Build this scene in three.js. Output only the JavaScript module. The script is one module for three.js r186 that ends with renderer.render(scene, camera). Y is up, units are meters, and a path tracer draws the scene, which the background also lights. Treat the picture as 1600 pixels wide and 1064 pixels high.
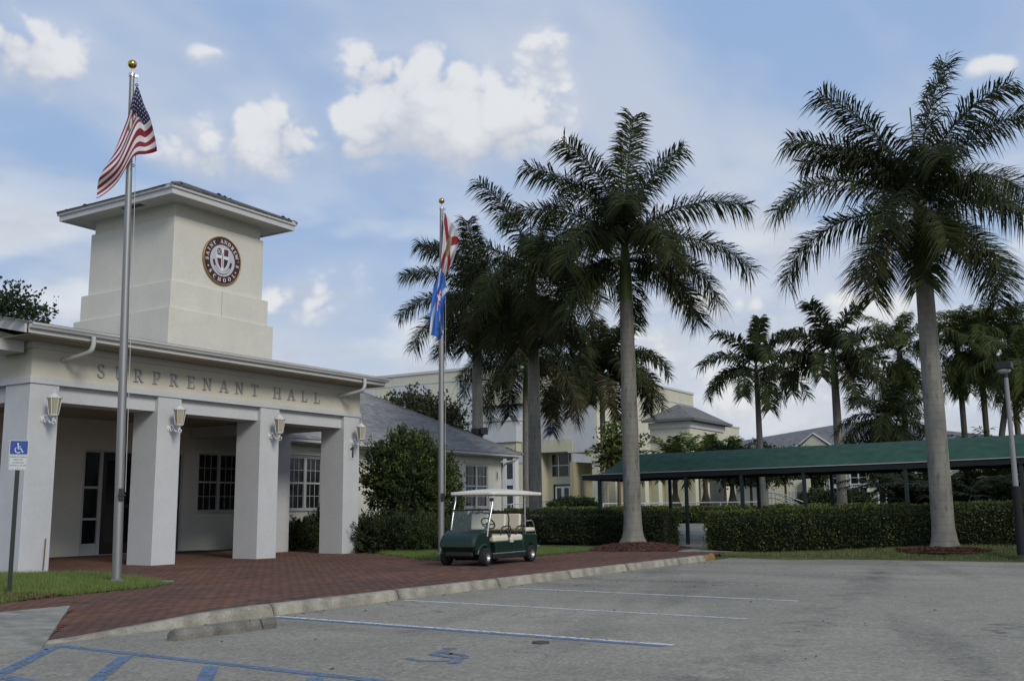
import * as THREE from 'three';
import { mergeGeometries } from 'three/addons/utils/BufferGeometryUtils.js';
import { RoundedBoxGeometry } from 'three/addons/geometries/RoundedBoxGeometry.js';
import { TextGeometry } from 'three/addons/geometries/TextGeometry.js';
import { FontLoader } from 'three/addons/loaders/FontLoader.js';
import { ImprovedNoise } from 'three/addons/math/ImprovedNoise.js';

// ---------------------------------------------------------------- camera, sky, sun, exposure
const D2R = Math.PI / 180;
const scene = new THREE.Scene();
const camera = new THREE.PerspectiveCamera(36.79, 1600 / 1064, 0.1, 5000);
camera.rotation.order = 'YXZ';
camera.position.set(0, 1.4, 0);
camera.rotation.set(9.4 * D2R, -57.9 * D2R, -0.6 * D2R);
scene.add(camera);
const renderer = new THREE.WebGLRenderer({ antialias: true });
renderer.toneMapping = THREE.LinearToneMapping;
renderer.toneMappingExposure = 1.0;
renderer.shadowMap.enabled = true;
const sun = new THREE.DirectionalLight(new THREE.Color(1, 0.94, 0.84), 1.8);
sun.position.set(-34, 50, 76);
sun.target.position.set(24, 0, -15);
sun.position.add(sun.target.position);
sun.castShadow = true;
sun.shadow.radius = 34;
sun.shadow.mapSize.set(2048, 2048);
Object.assign(sun.shadow.camera, { left: -70, right: 70, top: 60, bottom: -60, near: 1, far: 260 });
scene.add(sun, sun.target);

// ---------------------------------------------------------------- random numbers and noise
function rng(a) { return () => { a = (a + 0x6d2b79f5) | 0; let t = Math.imul(a ^ (a >>> 15), 1 | a); t = (t + Math.imul(t ^ (t >>> 7), 61 | t)) ^ t; return ((t ^ (t >>> 14)) >>> 0) / 4294967296; }; }
const PN = new ImprovedNoise();
const fbm = (x, y, z, o) => { let s = 0, a = 0.5, n = 0; for (let i = 0; i < o; i++) { s += a * PN.noise(x + 0.317, y + 0.371, z + 0.433); n += a; a *= 0.5; x = x * 2.03 + 7.1; y = y * 2.03 + 3.7; z = z * 2.03 + 5.3; } return s / n; };
const clamp = (x, a = 0, b = 1) => Math.min(b, Math.max(a, x));
const ss = (a, b, x) => { const t = clamp((x - a) / (b - a)); return t * t * (3 - 2 * t); };
const lerp = (a, b, t) => a + (b - a) * t;

// ---------------------------------------------------------------- the sky: blue air, a thin veil and broken cumulus all round
function makeSky() {
  const W = 4096, H = 2048, data = new Float32Array(W * H * 4), r = rng(77);
  // [azimuth from -z towards +x, elevation, half width, half height, weight], degrees
  const blobs = [[53.8, 22.4, 4.7, 3.4, 1.1], [50.2, 21, 2.9, 2.1, 0.85], [57.3, 21, 3.6, 2.6, 0.85], [48.5, 24.6, 2.2, 1.2, 0.75], [60.1, 25.2, 1.5, 1.7, 0.75], [31.4, 23.3, 3.3, 2.4, 1.1], [41.6, 19.2, 3.7, 1.8, 1], [44.0, 20.9, 1.8, 1.4, 0.95],
    [47.1, 11.4, 2.9, 1.3, 0.72], [40.1, 23.4, 1.0, 0.7, 0.55], [85.1, 21.8, 1.7, 0.6, 0.6], [69.8, 10.6, 3.6, 1.3, 0.62], [73, 6.2, 5, 2.2, 0.85], [65.8, 8.9, 3, 1.2, 0.6], [78.2, 10.7, 4, 1.6, 0.7], [84, 16, 3, 1, 0.55], [62, 15.5, 4, 2.4, 0.5], [49.2, 13.3, 4, 1.2, 0.45]];
  for (let k = 0; k < 70; k++) {
    const az = r() * 360, el = 4 + 62 * r() * r(), s = 0.7 + 1.4 * r();
    if (az > 26 && az < 92 && el < 36) continue;
    blobs.push([az, el, (2.4 + 3.4 * r()) * s, (1.2 + 1.4 * r()) * s, 0.6 + 0.55 * r()]);
  }
  const lin = (h) => { const c = new THREE.Color(h); return [c.r, c.g, c.b]; };
  const hi = lin('#7c9fcf'), mid = lin('#9bb6db'), low = lin('#cdd6e0');
  for (let j = H / 2; j < H; j++) {
    const el = ((j + 0.5) / H - 0.5) * 180, ce = Math.cos(el * D2R), y = Math.sin(el * D2R);
    const near = blobs.filter((b) => Math.abs(b[1] - el) < b[3] * 2.6 + 2);
    for (let i = 0; i < W; i++) {
      const a = ((i + 0.5) / W - 0.5) * 2 * Math.PI, x = Math.cos(a) * ce, z = Math.sin(a) * ce;
      const az = (Math.atan2(x, -z) / D2R + 360) % 360;
      let dens = 0, gray = 0;
      if (near.length) {
        const w = fbm(x * 9, y * 14, z * 9, 3) * 2.6, w2 = fbm(x * 9 + 40, y * 14, z * 9, 3) * 1.7;
        let g = 0, gy = 0;
        for (const b of near) {
          let dx = az - b[0]; dx = ((dx + 540) % 360) - 180; dx = dx * ce + w; if (Math.abs(dx) > b[2] * 2.8) continue;
          const dy = el - b[1] + w2;
          const q = b[4] * Math.exp(-((dx / b[2]) ** 2) - (dy / b[3]) ** 2); g += q; gy += q * dy / b[3];
        }
        if (g > 0.02) {
          gy /= g;
          let bil = 0, am = 0.5, q = 15; for (let k = 0; k < 6; k++) { bil += am * Math.abs(PN.noise(x * q + k * 3.3, y * q * 1.25 + 7.7, z * q + 1.9)); am *= 0.56; q *= 2.05; }
          const n = bil * 2.4 - 0.58, val = g * (0.8 + 0.6 * n) + n * 0.42 * Math.min(1, g * 2.5), soft = 0.24 + 0.44 * ss(0.35, -0.9, gy);
          dens = 0.22 * ss(0.03, 0.55, g) + 0.78 * ss(0.42 - soft * 0.4, 0.42 + soft, val);
          gray = ss(0.5, -0.75, gy + n * 1.3) ;
        }
      }
      const v1 = fbm(x / (y + 0.22) * 0.9, 3.3, z / (y + 0.22) * 2.2, 5), v2 = fbm(x / (y + 0.3) * 3.1 + 20, 1.3, z / (y + 0.3) * 5, 4);
      const side = 0.5 + 0.5 * Math.sin((az - 55) * D2R * 1.6);
      let veil = ss(-0.22, 0.5, v1 + v2 * 0.6) * 0.62 + 0.1 * side;
      veil = clamp(veil * lerp(1, 1.5, ss(24, 5, el)) + 0.22 * ss(17, 4, el));
      const lb = ss(21, 11, el), lowc = lb * 0.75 * ss(-0.12, 0.3, fbm(x * 7, y * 19, z * 7, 6)), lowg = lb * 0.5 * ss(0.06, 0.42, fbm(x * 11 + 5, y * 30, z * 11, 5));
      const t = ss(0, 16, el), t2 = ss(10, 50, el), o = (j * W + i) * 4;
      for (let c = 0; c < 3; c++) {
        let s = lerp(lerp(low[c], mid[c], t), hi[c], t2);
        s = lerp(s, [0.60, 0.64, 0.72][c], veil); s = lerp(s, [0.78, 0.8, 0.83][c], lowc); s = lerp(s, [0.5, 0.53, 0.59][c], lowg);
        const cl = lerp([0.8, 0.81, 0.825][c], [0.58, 0.605, 0.66][c], gray);
        data[o + c] = lerp(s, cl, dens * 0.88);
      }
      data[o + 3] = 1;
    }
  }
  for (let j = 0; j < H / 2; j++) for (let i = 0; i < W; i++) { const o = (j * W + i) * 4; data[o] = 0.2; data[o + 1] = 0.205; data[o + 2] = 0.2; data[o + 3] = 1; }
  const t = new THREE.DataTexture(data, W, H, THREE.RGBAFormat, THREE.FloatType);
  t.mapping = THREE.EquirectangularReflectionMapping; t.magFilter = THREE.LinearFilter; t.minFilter = THREE.LinearFilter; t.colorSpace = THREE.LinearSRGBColorSpace; t.needsUpdate = true;
  return t;
}
const sky = makeSky();
scene.background = sky;
scene.environment = sky;

// ---------------------------------------------------------------- helpers
const used = {};
function numbered(n) { used[n] = (used[n] ?? -1) + 1; return used[n] ? `${n}_${String(used[n]).padStart(3, '0')}` : n; }
function tag(o, label, category, group, kind) { if (label) o.userData.label = label; if (category) o.userData.category = category; if (group) o.userData.group = group; if (kind) o.userData.kind = kind; return o; }
function thing(name, label, category, [x, y, z] = [0, 0, 0], turn = 0, group) { const o = new THREE.Group(); o.name = numbered(name); o.position.set(x, y, z); o.rotation.y = turn; scene.add(o); return tag(o, label, category, group); }
function metricUV(g) {
  const p = g.attributes.position.array, n = g.attributes.normal.array, uv = new Float32Array(p.length / 3 * 2);
  for (let i = 0; i < p.length / 9; i++) {
    const k = i * 9, ax = Math.abs(n[k] + n[k + 3] + n[k + 6]), ay = Math.abs(n[k + 1] + n[k + 4] + n[k + 7]), az = Math.abs(n[k + 2] + n[k + 5] + n[k + 8]);
    for (let v = 0; v < 3; v++) {
      const X = p[k + v * 3], Y = p[k + v * 3 + 1], Z = p[k + v * 3 + 2], o = (i * 3 + v) * 2;
      if (ay >= ax && ay >= az) { uv[o] = X; uv[o + 1] = Z; } else if (ax >= az) { uv[o] = Z; uv[o + 1] = Y; } else { uv[o] = X; uv[o + 1] = Y; }
    }
  }
  g.setAttribute('uv', new THREE.BufferAttribute(uv, 2)); return g;
}
function mg(list, keepUV = false) {
  const l = [].concat(list).map((g) => { const q = g.index ? g.toNonIndexed() : g; for (const k of Object.keys(q.attributes)) if (!['position', 'normal', 'uv', 'color'].includes(k)) q.deleteAttribute(k); if (!q.attributes.uv) q.setAttribute('uv', new THREE.BufferAttribute(new Float32Array(q.attributes.position.count * 2), 2)); return q; });
  const g = l.length > 1 ? mergeGeometries(l) : l[0];
  return keepUV ? g : metricUV(g);
}
function mesh(name, geos, mat, parent = scene, keepUV = false) { const m = new THREE.Mesh(Array.isArray(geos) || geos.index ? mg(geos, keepUV) : (keepUV ? geos : metricUV(geos)), mat); m.name = parent === scene ? numbered(name) : name; m.castShadow = m.receiveShadow = true; parent.add(m); return m; }
function pname(o) { const c = {}; o.children.forEach((k) => { const b = k.name.replace(/_\d{3}$/, ''); c[b] = (c[b] ?? -1) + 1; k.name = c[b] ? `${b}_${String(c[b]).padStart(3, '0')}` : b; pname(k); }); }
const bx = (x0, x1, y0, y1, z0, z1) => new THREE.BoxGeometry(Math.abs(x1 - x0), Math.abs(y1 - y0), Math.abs(z1 - z0)).translate((x0 + x1) / 2, (y0 + y1) / 2, (z0 + z1) / 2);
const rb = (x0, x1, y0, y1, z0, z1, r = 0.012, s = 2) => new RoundedBoxGeometry(Math.abs(x1 - x0), Math.abs(y1 - y0), Math.abs(z1 - z0), s, r).translate((x0 + x1) / 2, (y0 + y1) / 2, (z0 + z1) / 2);
const cyl = (r0, r1, y0, y1, x = 0, z = 0, n = 20) => new THREE.CylinderGeometry(r1, r0, y1 - y0, n).translate(x, (y0 + y1) / 2, z);
const V = (x, y, z) => new THREE.Vector3(x, y, z);
function tube(pts, r, n = 8, seg) { const c = new THREE.CatmullRomCurve3(pts.map((p) => V(...p)), false, 'centripetal'); return new THREE.TubeGeometry(c, seg || pts.length * 4, r, n); }
function bar(a, b, r, n = 8) { const A = V(...a), B = V(...b), d = B.clone().sub(A), g = new THREE.CylinderGeometry(r, r, d.length(), n); g.applyQuaternion(new THREE.Quaternion().setFromUnitVectors(V(0, 1, 0), d.clone().normalize())); return g.translate((A.x + B.x) / 2, (A.y + B.y) / 2, (A.z + B.z) / 2); }
function extr(pts, depth, bevel = 0, seg = 2, holes) { const s = pts instanceof THREE.Shape ? pts : new THREE.Shape(pts.map((p) => new THREE.Vector2(...p))); return new THREE.ExtrudeGeometry(s, { depth: depth - bevel * 2, bevelEnabled: bevel > 0, bevelSize: bevel, bevelThickness: bevel, bevelSegments: seg, curveSegments: 16 }).translate(0, 0, bevel); }
function rawGeo(pos, uv, col, idx) { const g = new THREE.BufferGeometry(); g.setAttribute('position', new THREE.BufferAttribute(new Float32Array(pos), 3)); if (uv) g.setAttribute('uv', new THREE.BufferAttribute(new Float32Array(uv), 2)); if (col) g.setAttribute('color', new THREE.BufferAttribute(new Float32Array(col), 3)); if (idx) g.setIndex(idx); g.computeVertexNormals(); return g; }

// ---------------------------------------------------------------- textures and materials
function dataTex(n, f, srgb, rep = 1) {
  const d = new Uint8Array(n * n * 4);
  for (let j = 0; j < n; j++) for (let i = 0; i < n; i++) { const v = f(i / n, j / n), o = (j * n + i) * 4; for (let c = 0; c < 3; c++) d[o + c] = clamp(Array.isArray(v) ? v[c] : v) * 255; d[o + 3] = 255; }
  const t = new THREE.DataTexture(d, n, n); t.wrapS = t.wrapT = THREE.RepeatWrapping; t.magFilter = THREE.LinearFilter; t.minFilter = THREE.LinearMipmapLinearFilter; t.generateMipmaps = true; if (srgb) t.colorSpace = THREE.SRGBColorSpace; t.repeat.set(rep, rep); t.needsUpdate = true; return t;
}
// noise that tiles: a torus in 3-D blended over the edges
function tileN(u, v, f, o, s = 0) { const n = (a, b) => fbm(a * f + s, b * f + s * 1.7, s, o), bl = (a) => ss(0, 0.25, a) ; const wu = bl(u), wv = bl(v); return lerp(lerp(n(u + 1, v + 1), n(u, v + 1), wu), lerp(n(u + 1, v), n(u, v), wu), wv); }
const rt = rng(5);
const stuccoBump = dataTex(512, (u, v) => 0.5 + 0.6 * tileN(u, v, 60, 4, 3), false, 1 / 1.6);
const mottle = dataTex(512, (u, v) => { const a = 0.96 + 0.05 * tileN(u, v, 5, 5, 11) + 0.03 * tileN(u, v, 60, 2, 4); return [a, a, a * 0.995]; }, true, 1 / 4.3);
const concreteTex = dataTex(512, (u, v) => { const n = tileN(u, v, 8, 6, 21), s = tileN(u, v, 90, 2, 9); const a = 0.84 + 0.3 * n + 0.16 * s - (s > 0.42 ? 0.25 : 0); return [a, a * 0.985, a * 0.95]; }, true, 1 / 2.1);
const grit = dataTex(512, (u, v) => 0.5 + 0.5 * tileN(u, v, 110, 2, 31) + 0.25 * tileN(u, v, 30, 3, 2), false, 1 / 0.9);
const ringV = (u, v) => Math.abs(((v * 14 + 0.16 * tileN(u, v, 5, 3, 8) + 8) % 1) - 0.5);
const barkTex = dataTex(512, (u, v) => { const a = 0.86 + 0.16 * tileN(u, v, 6, 5, 33) - 0.07 * ss(0.4, 0.5, ringV(u, v)) + 0.1 * tileN(u, v, 45, 3, 3), m = 0.7 * ss(0.1, 0.34, tileN(u, v, 7, 5, 61)); return [a * lerp(1, 0.74, m), a * lerp(0.985, 0.75, m), a * lerp(0.95, 0.7, m)]; }, true);
const barkBump = dataTex(256, (u, v) => 0.6 - 0.1 * ss(0.38, 0.5, ringV(u, v)) + 0.15 * tileN(u, v, 30, 3, 5));
const wornTex = dataTex(512, (u, v) => clamp(0.5 + 3.0 * (tileN(u, v, 40, 4, 71) + 0.22 + 0.5 * tileN(u, v, 7, 3, 5))), false, 1 / 1.3);
const wornMore = dataTex(512, (u, v) => clamp(0.42 + 2.4 * (tileN(u, v, 40, 4, 71) - 0.03 + 0.7 * tileN(u, v, 7, 3, 5))), false, 1 / 1.3);
const std = (r, g, b, rough = 0.85, o = {}) => new THREE.MeshStandardMaterial({ color: new THREE.Color().setRGB(r, g, b), roughness: rough, ...o });
const stucco = (r, g, b) => std(r, g, b, 0.92, { map: mottle, bumpMap: stuccoBump, bumpScale: 0.002 });
const M = {
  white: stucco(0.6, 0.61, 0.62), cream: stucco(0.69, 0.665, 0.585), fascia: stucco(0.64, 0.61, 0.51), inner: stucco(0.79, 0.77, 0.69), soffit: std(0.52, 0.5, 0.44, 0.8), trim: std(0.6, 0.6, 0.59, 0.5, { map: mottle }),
  frame: std(0.52, 0.52, 0.51, 0.5), glass: new THREE.MeshPhysicalMaterial({ color: new THREE.Color(0.012, 0.014, 0.016), roughness: 0.06, specularIntensity: 0.8 }), dark: std(0.012, 0.011, 0.01, 0.6), door: std(0.022, 0.017, 0.014, 0.35),
  concrete: std(0.37, 0.36, 0.32, 0.95, { map: concreteTex, bumpMap: grit, bumpScale: 0.004 }), kerb: std(0.44, 0.42, 0.355, 0.95, { map: concreteTex, bumpMap: grit, bumpScale: 0.005 }), orange: std(0.4, 0.235, 0.085, 0.9, { map: concreteTex, bumpMap: grit, bumpScale: 0.005 }),
  oldConcrete: std(0.25, 0.24, 0.222, 0.95, { map: concreteTex, bumpMap: grit, bumpScale: 0.008 }),
  alu: std(0.3, 0.3, 0.295, 0.55, { metalness: 0.85 }), gold: std(0.55, 0.36, 0.1, 0.28, { metalness: 1 }), black: std(0.014, 0.015, 0.015, 0.45), green: new THREE.MeshPhysicalMaterial({ color: new THREE.Color(0.005, 0.022, 0.014), roughness: 0.5, specularIntensity: 0.6, clearcoat: 0.3, clearcoatRoughness: 0.05 }),
  rubber: std(0.012, 0.014, 0.014, 0.85, { bumpMap: grit, bumpScale: 0.003 }), rim: std(0.45, 0.45, 0.44, 0.4, { metalness: 0.7 }), vinyl: std(0.66, 0.62, 0.5, 0.55), cartRoof: std(0.72, 0.7, 0.62, 0.5), chrome: std(0.6, 0.6, 0.6, 0.25, { metalness: 0.9 }),
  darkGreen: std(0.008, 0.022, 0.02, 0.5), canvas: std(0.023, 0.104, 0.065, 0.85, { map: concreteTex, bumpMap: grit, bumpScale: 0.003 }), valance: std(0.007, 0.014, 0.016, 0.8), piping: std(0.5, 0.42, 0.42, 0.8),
  trunk: std(0.31, 0.303, 0.285, 0.95, { map: barkTex, bumpMap: barkBump, bumpScale: 0.008 }), bark: std(0.11, 0.085, 0.06, 0.95, { bumpMap: grit, bumpScale: 0.01 }), shaft: std(0.115, 0.155, 0.04, 0.45),
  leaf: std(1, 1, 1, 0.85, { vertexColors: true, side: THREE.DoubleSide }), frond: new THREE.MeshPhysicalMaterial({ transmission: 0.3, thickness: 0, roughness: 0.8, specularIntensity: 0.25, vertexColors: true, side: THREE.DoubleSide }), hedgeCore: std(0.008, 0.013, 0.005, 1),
  shingle: std(1, 1, 1, 0.95, { vertexColors: true, bumpMap: grit, bumpScale: 0.002 }), mulch: std(1, 1, 1, 1, { vertexColors: true, side: THREE.DoubleSide }), soil: std(0.085, 0.04, 0.025, 1, { bumpMap: grit, bumpScale: 0.02 }), grassSoil: std(0.05, 0.07, 0.02, 1, { bumpMap: grit, bumpScale: 0.02 }),
  blueWall: stucco(0.57, 0.58, 0.59), hallCream: stucco(0.62, 0.59, 0.48), hallYellow: stucco(0.57, 0.54, 0.4), paleYellow: stucco(0.66, 0.64, 0.5), greyRoof: std(0.2, 0.205, 0.22, 0.95, { map: concreteTex }), greyWall: stucco(0.4, 0.41, 0.38), rail: std(0.66, 0.66, 0.66, 0.4),
};
// ---------------------------------------------------------------- terrain
function gh(x, z) {
  if (x < 11.5 && z > -13.6) return -0.14;
  if (x < 28.7 && z > -10.5) return -0.03;
  if (x < 28.4) return z < -28.3 ? 0.05 : 0.07;
  let h = 0.05 + 0.29 * ss(-11, -3.5, z) * ss(28.6, 30, x) + 0.14 * ss(-12.8, -14.4, z) * ss(28.4, 29.6, x);
  h = lerp(h, lerp(h, 0.72, 1), ss(34, 41.5, x)); h = lerp(h, 1.33, ss(43, 60, x));
  return lerp(-0.03, h, ss(28.55, 28.95, x + (z < -10.5 ? 0.4 : 0)));
}
{
  const xs = [-1500, -300, -60, -20, 0], zs = [-1500, -400, -160, -110, -80];
  for (let x = 4; x < 26; x += 2) xs.push(x); for (let x = 26; x < 46; x += 0.35) xs.push(x); for (let x = 46; x < 70; x += 1.5) xs.push(x); xs.push(80, 100, 130, 200, 500, 1500);
  for (let z = -70; z < -28; z += 2) zs.push(z); for (let z = -28; z < 3; z += 0.4) zs.push(z); zs.push(4, 8, 14, 30, 80, 300, 1500);
  const p = [], idx = [], c = [], r = rng(3);
  for (const z of zs) for (const x of xs) { p.push(x, gh(x, z), z); const n = fbm(x * 0.5, 2, z * 0.5, 4); c.push(0.055 + 0.03 * n, 0.078 + 0.03 * n, 0.022 + 0.012 * n); }
  const nx = xs.length;
  for (let j = 0; j < zs.length - 1; j++) for (let i = 0; i < nx - 1; i++) { const a = j * nx + i; idx.push(a, a + nx, a + 1, a + 1, a + nx, a + nx + 1); }
  const m = mesh('ground', rawGeo(p, null, c, idx), std(1, 1, 1, 1, { vertexColors: true, bumpMap: grit, bumpScale: 0.02 })); tag(m, 'lawn ground spreading beyond the parking lot and the hedges', null, null, 'structure');
}
// asphalt: one sheet, its own grain, tyre wear, patches and cracks
{
  const n = 2048, S = 44, cv = new Uint8Array(n * n * 4), r = rng(12);
  for (let j = 0; j < n; j++) for (let i = 0; i < n; i++) {
    const x = i / n * S - 15, z = j / n * S - 32;
    let a = 0.262 + 0.08 * fbm(x * 0.16, 1, z * 0.3, 4) + 0.04 * fbm(x * 0.9, 5, z * 0.9, 4) + (r() - 0.5) * 0.15;
    const st = fbm(x * 0.55 + 3, 9, z * 0.16, 4); a -= 0.055 * ss(0.08, 0.36, st);
    const lane = fbm(x * 0.12, 14, z * 0.9 + 0.3 * x, 3); a -= 0.045 * ss(0.12, 0.4, lane);
    const fine = fbm(x * 6, 4, z * 6, 2); a += fine * 0.035; if (r() > 0.985) a += 0.13; if (r() > 0.982) a -= 0.1;
    const cr = Math.abs(fbm(x * 0.33 + 11, 22, z * 0.33, 4)); if (cr < 0.005) a -= 0.12 * ss(0.0, 0.25, fbm(x * 0.2, 8, z * 0.2, 2) + 0.15);
    // dark tarry band wandering across the near right
    const band = Math.abs(z + 3.4 + 0.42 * (x - 9) * 0.3 + 0.5 * fbm(x * 0.4, 3, 2, 3)); a -= 0.065 * ss(0.6, 0.1, band) * ss(-0.2, 0.25, fbm(x * 2.5, 6, z * 2.5, 4)) * ss(5, 7, x);
    const spot = fbm(x * 1.3, 31, z * 1.3, 3); a -= 0.05 * ss(0.45, 0.6, spot);
    a *= lerp(1, 0.78, ss(26.8, 28.3, x + 0.8 * fbm(x, 2, z * 0.5, 3)) * ss(-0.3, 0.2, fbm(x * 3, 1, z * 0.8, 4)));
    const o = (j * n + i) * 4, g = (v) => 255 * Math.pow(clamp(v), 1 / 2.2); cv[o] = g(a * 1.085); cv[o + 1] = g(a * 0.985); cv[o + 2] = g(a * 0.765); cv[o + 3] = 255;
  }
  const t = new THREE.DataTexture(cv, n, n); t.colorSpace = THREE.SRGBColorSpace; t.wrapS = t.wrapT = THREE.MirroredRepeatWrapping; t.magFilter = THREE.LinearFilter; t.minFilter = THREE.LinearMipmapLinearFilter; t.generateMipmaps = true; t.needsUpdate = true;
  const p = [], uv = [], idx = [], xs = [-60], zs = [];
  for (let x = 0; x <= 28; x += 2) xs.push(x); xs.push(28.35); for (let z = 60; z > -10; z -= z > 8 ? 8 : 0.5) zs.push(z); zs.push(-10.1, -10.62);
  const edge = (z) => 28.45 + 0.16 * fbm(3, z * 1.4, 1, 3) - 0.55 * ss(-7.2, -8.6, z) * ss(-10.8, -9, z);
  for (const z of zs) { xs.forEach((x, i) => { const X = i === xs.length - 1 ? edge(z) : Math.min(x, edge(z) - 0.05 * (xs.length - i)); p.push(X, 0, z); uv.push((X + 15) / S, (z + 32) / S); }); }
  const nx = xs.length; for (let j = 0; j < zs.length - 1; j++) for (let i = 0; i < nx - 1; i++) { const a = j * nx + i; idx.push(a, a + 1, a + nx, a + 1, a + nx + 1, a + nx); }
  // the part in front of the ramp on the left
  const m = mesh('parking_lot', rawGeo(p, uv, null, idx), std(1, 1, 1, 0.9, { map: t, bumpMap: grit, bumpScale: 0.006 }), scene, true);
  { const g = new THREE.PlaneGeometry(70, 6).rotateX(-Math.PI / 2).translate(-28.2, 0.0, -13.4); const u = g.attributes.uv; for (let i = 0; i < u.count; i++) u.setXY(i, (g.attributes.position.getX(i) + 15) / S, (g.attributes.position.getZ(i) + 32) / S); const e = mesh('road', g, m.material, scene, true); tag(e, 'driveway asphalt continuing to the left of the ramp', null, null, 'structure'); }
  m.geometry.attributes.uv && tag(m, 'worn grey asphalt parking lot filling the foreground', null, null, 'structure');
}
// paint
const paint = (r, g, b, worn) => std(r, g, b, 0.8, { alphaMap: worn, transparent: true });
M.whitePaint = paint(0.62, 0.63, 0.63, wornTex); M.whiteFaint = paint(0.5, 0.5, 0.5, wornMore); M.bluePaint = paint(0.125, 0.185, 0.28, wornTex); M.blueFaint = paint(0.105, 0.185, 0.33, wornMore);
function strip(a, b, w, y) { const d = [b[0] - a[0], b[1] - a[1]], l = Math.hypot(...d), nx = -d[1] / l * w / 2, nz = d[0] / l * w / 2, p = [[a[0] + nx, a[1] + nz], [a[0] - nx, a[1] - nz], [b[0] - nx, b[1] - nz], [b[0] + nx, b[1] + nz]]; return rawGeo(p.flatMap(([x, z]) => [x, y, z]), p.flatMap(([x, z]) => [x, z]), null, [0, 2, 1, 0, 3, 2].reverse()); }
{
  const L = [[[10.45, -10.4], [10.17, -4.44]], [[13.24, -10.4], [12.95, -4.64]], [[16.15, -10.4], [15.7, -4.8]], [[19.3, -10.4], [18.5, -4.9]], [[22.2, -10.3], [21.6, -5]]];
  const W = ['with a blue stripe beside it', 'second from the ramp', 'third from the ramp, behind the manhole', 'faint, beside the golf cart', 'faintest, farthest from the ramp'];
  L.forEach(([a, b], i) => tag(mesh('parking_line', strip(a, b, i ? 0.09 : 0.1, 0.004), i > 2 ? M.whiteFaint : M.whitePaint), 'white painted bay line ' + W[i], null, null, 'structure'));
  tag(mesh('parking_line', strip([10.33, -10.3], [10.05, -4.5], 0.11, 0.004), M.bluePaint), 'blue painted stripe along the first white bay line', null, null, 'structure');
  const H = [strip([7.08, -10.3], [6.86, -3.5], 0.13, 0.004), strip([5.5, -9.1], [5.42, -3.5], 0.13, 0.004), strip([6.98, -10.22], [5.6, -8.95], 0.14, 0.0045), strip([6.88, -8.9], [5.56, -7.65], 0.14, 0.0045), strip([6.82, -7.6], [5.5, -6.3], 0.14, 0.0045), strip([6.8, -6.3], [5.5, -5], 0.14, 0.0045)];
  tag(mesh('hatched_aisle_marking', H, M.bluePaint), 'blue ladder hatching painted beside the accessible bay', null, null, 'structure');
  // faded wheelchair symbol
  const icon = [], R = (x, z) => [8.42 + x, -6.15 + z];
  for (let k = 0; k < 16; k++) { const a0 = -0.3 + k * 0.27, a1 = a0 + 0.27; icon.push(strip(R(-0.12 + 0.27 * Math.cos(a0), 0.05 + 0.27 * Math.sin(a0)), R(-0.12 + 0.27 * Math.cos(a1), 0.05 + 0.27 * Math.sin(a1)), 0.08, 0.0046)); }
  icon.push(strip(R(0.34, -0.16), R(0.0, -0.1), 0.1, 0.0052), strip(R(0.0, -0.1), R(-0.08, 0.28), 0.1, 0.0058), strip(R(-0.08, 0.28), R(-0.38, 0.42), 0.1, 0.0052), strip(R(0.16, -0.12), R(0.12, 0.2), 0.08, 0.0064), strip(R(0.5, -0.22), R(0.4, -0.2), 0.14, 0.005));
  tag(mesh('accessible_bay_symbol', icon, paint(0.15, 0.19, 0.25, wornTex)), 'faded blue wheelchair symbol painted on the asphalt', null, null, 'structure');
}
// ---------------------------------------------------------------- brick pavement
const drop = (x, z) => 0.14 * clamp(0.294 * (10.3 - x) - 0.118 * (-10.6 - z));
const pavY = (x, z) => 0.14 - drop(x, z);
function inRamp(x, z) { return z > -13.15 && x < 6.86 + (z + 10.25) * (2.35 / -2.9); }
const LAWN1 = [[13.4, -20.8], [14.2, -19.4], [13.2, -16.6], [12.7, -15.4], [12.0, -14.95], [10.6, -14.9], [9.3, -14.55], [8.0, -14.3], [4, -14.5], [4, -21.2], [13.0, -21.3]];
const LAWN2 = [[24.9, -20.9], [23.2, -18.3], [21.9, -16.6], [21.6, -15.6], [22.5, -15.1], [25.1, -14.8], [27.2, -14.95], [28.6, -14.9], [34.5, -15.6], [34.5, -26], [25.2, -26]];
function inPoly(P, x, z) { let c = false; for (let i = 0, j = P.length - 1; i < P.length; j = i++) { const [a, b] = P[i], [d, e] = P[j]; if ((b > z) !== (e > z) && x < (d - a) * (z - b) / (e - b) + a) c = !c; } return c; }
const inMulch = (x, z) => ((x - 29.7) / 1.75) ** 2 + ((z + 14.0) / 1.5) ** 2 < 1;
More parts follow.
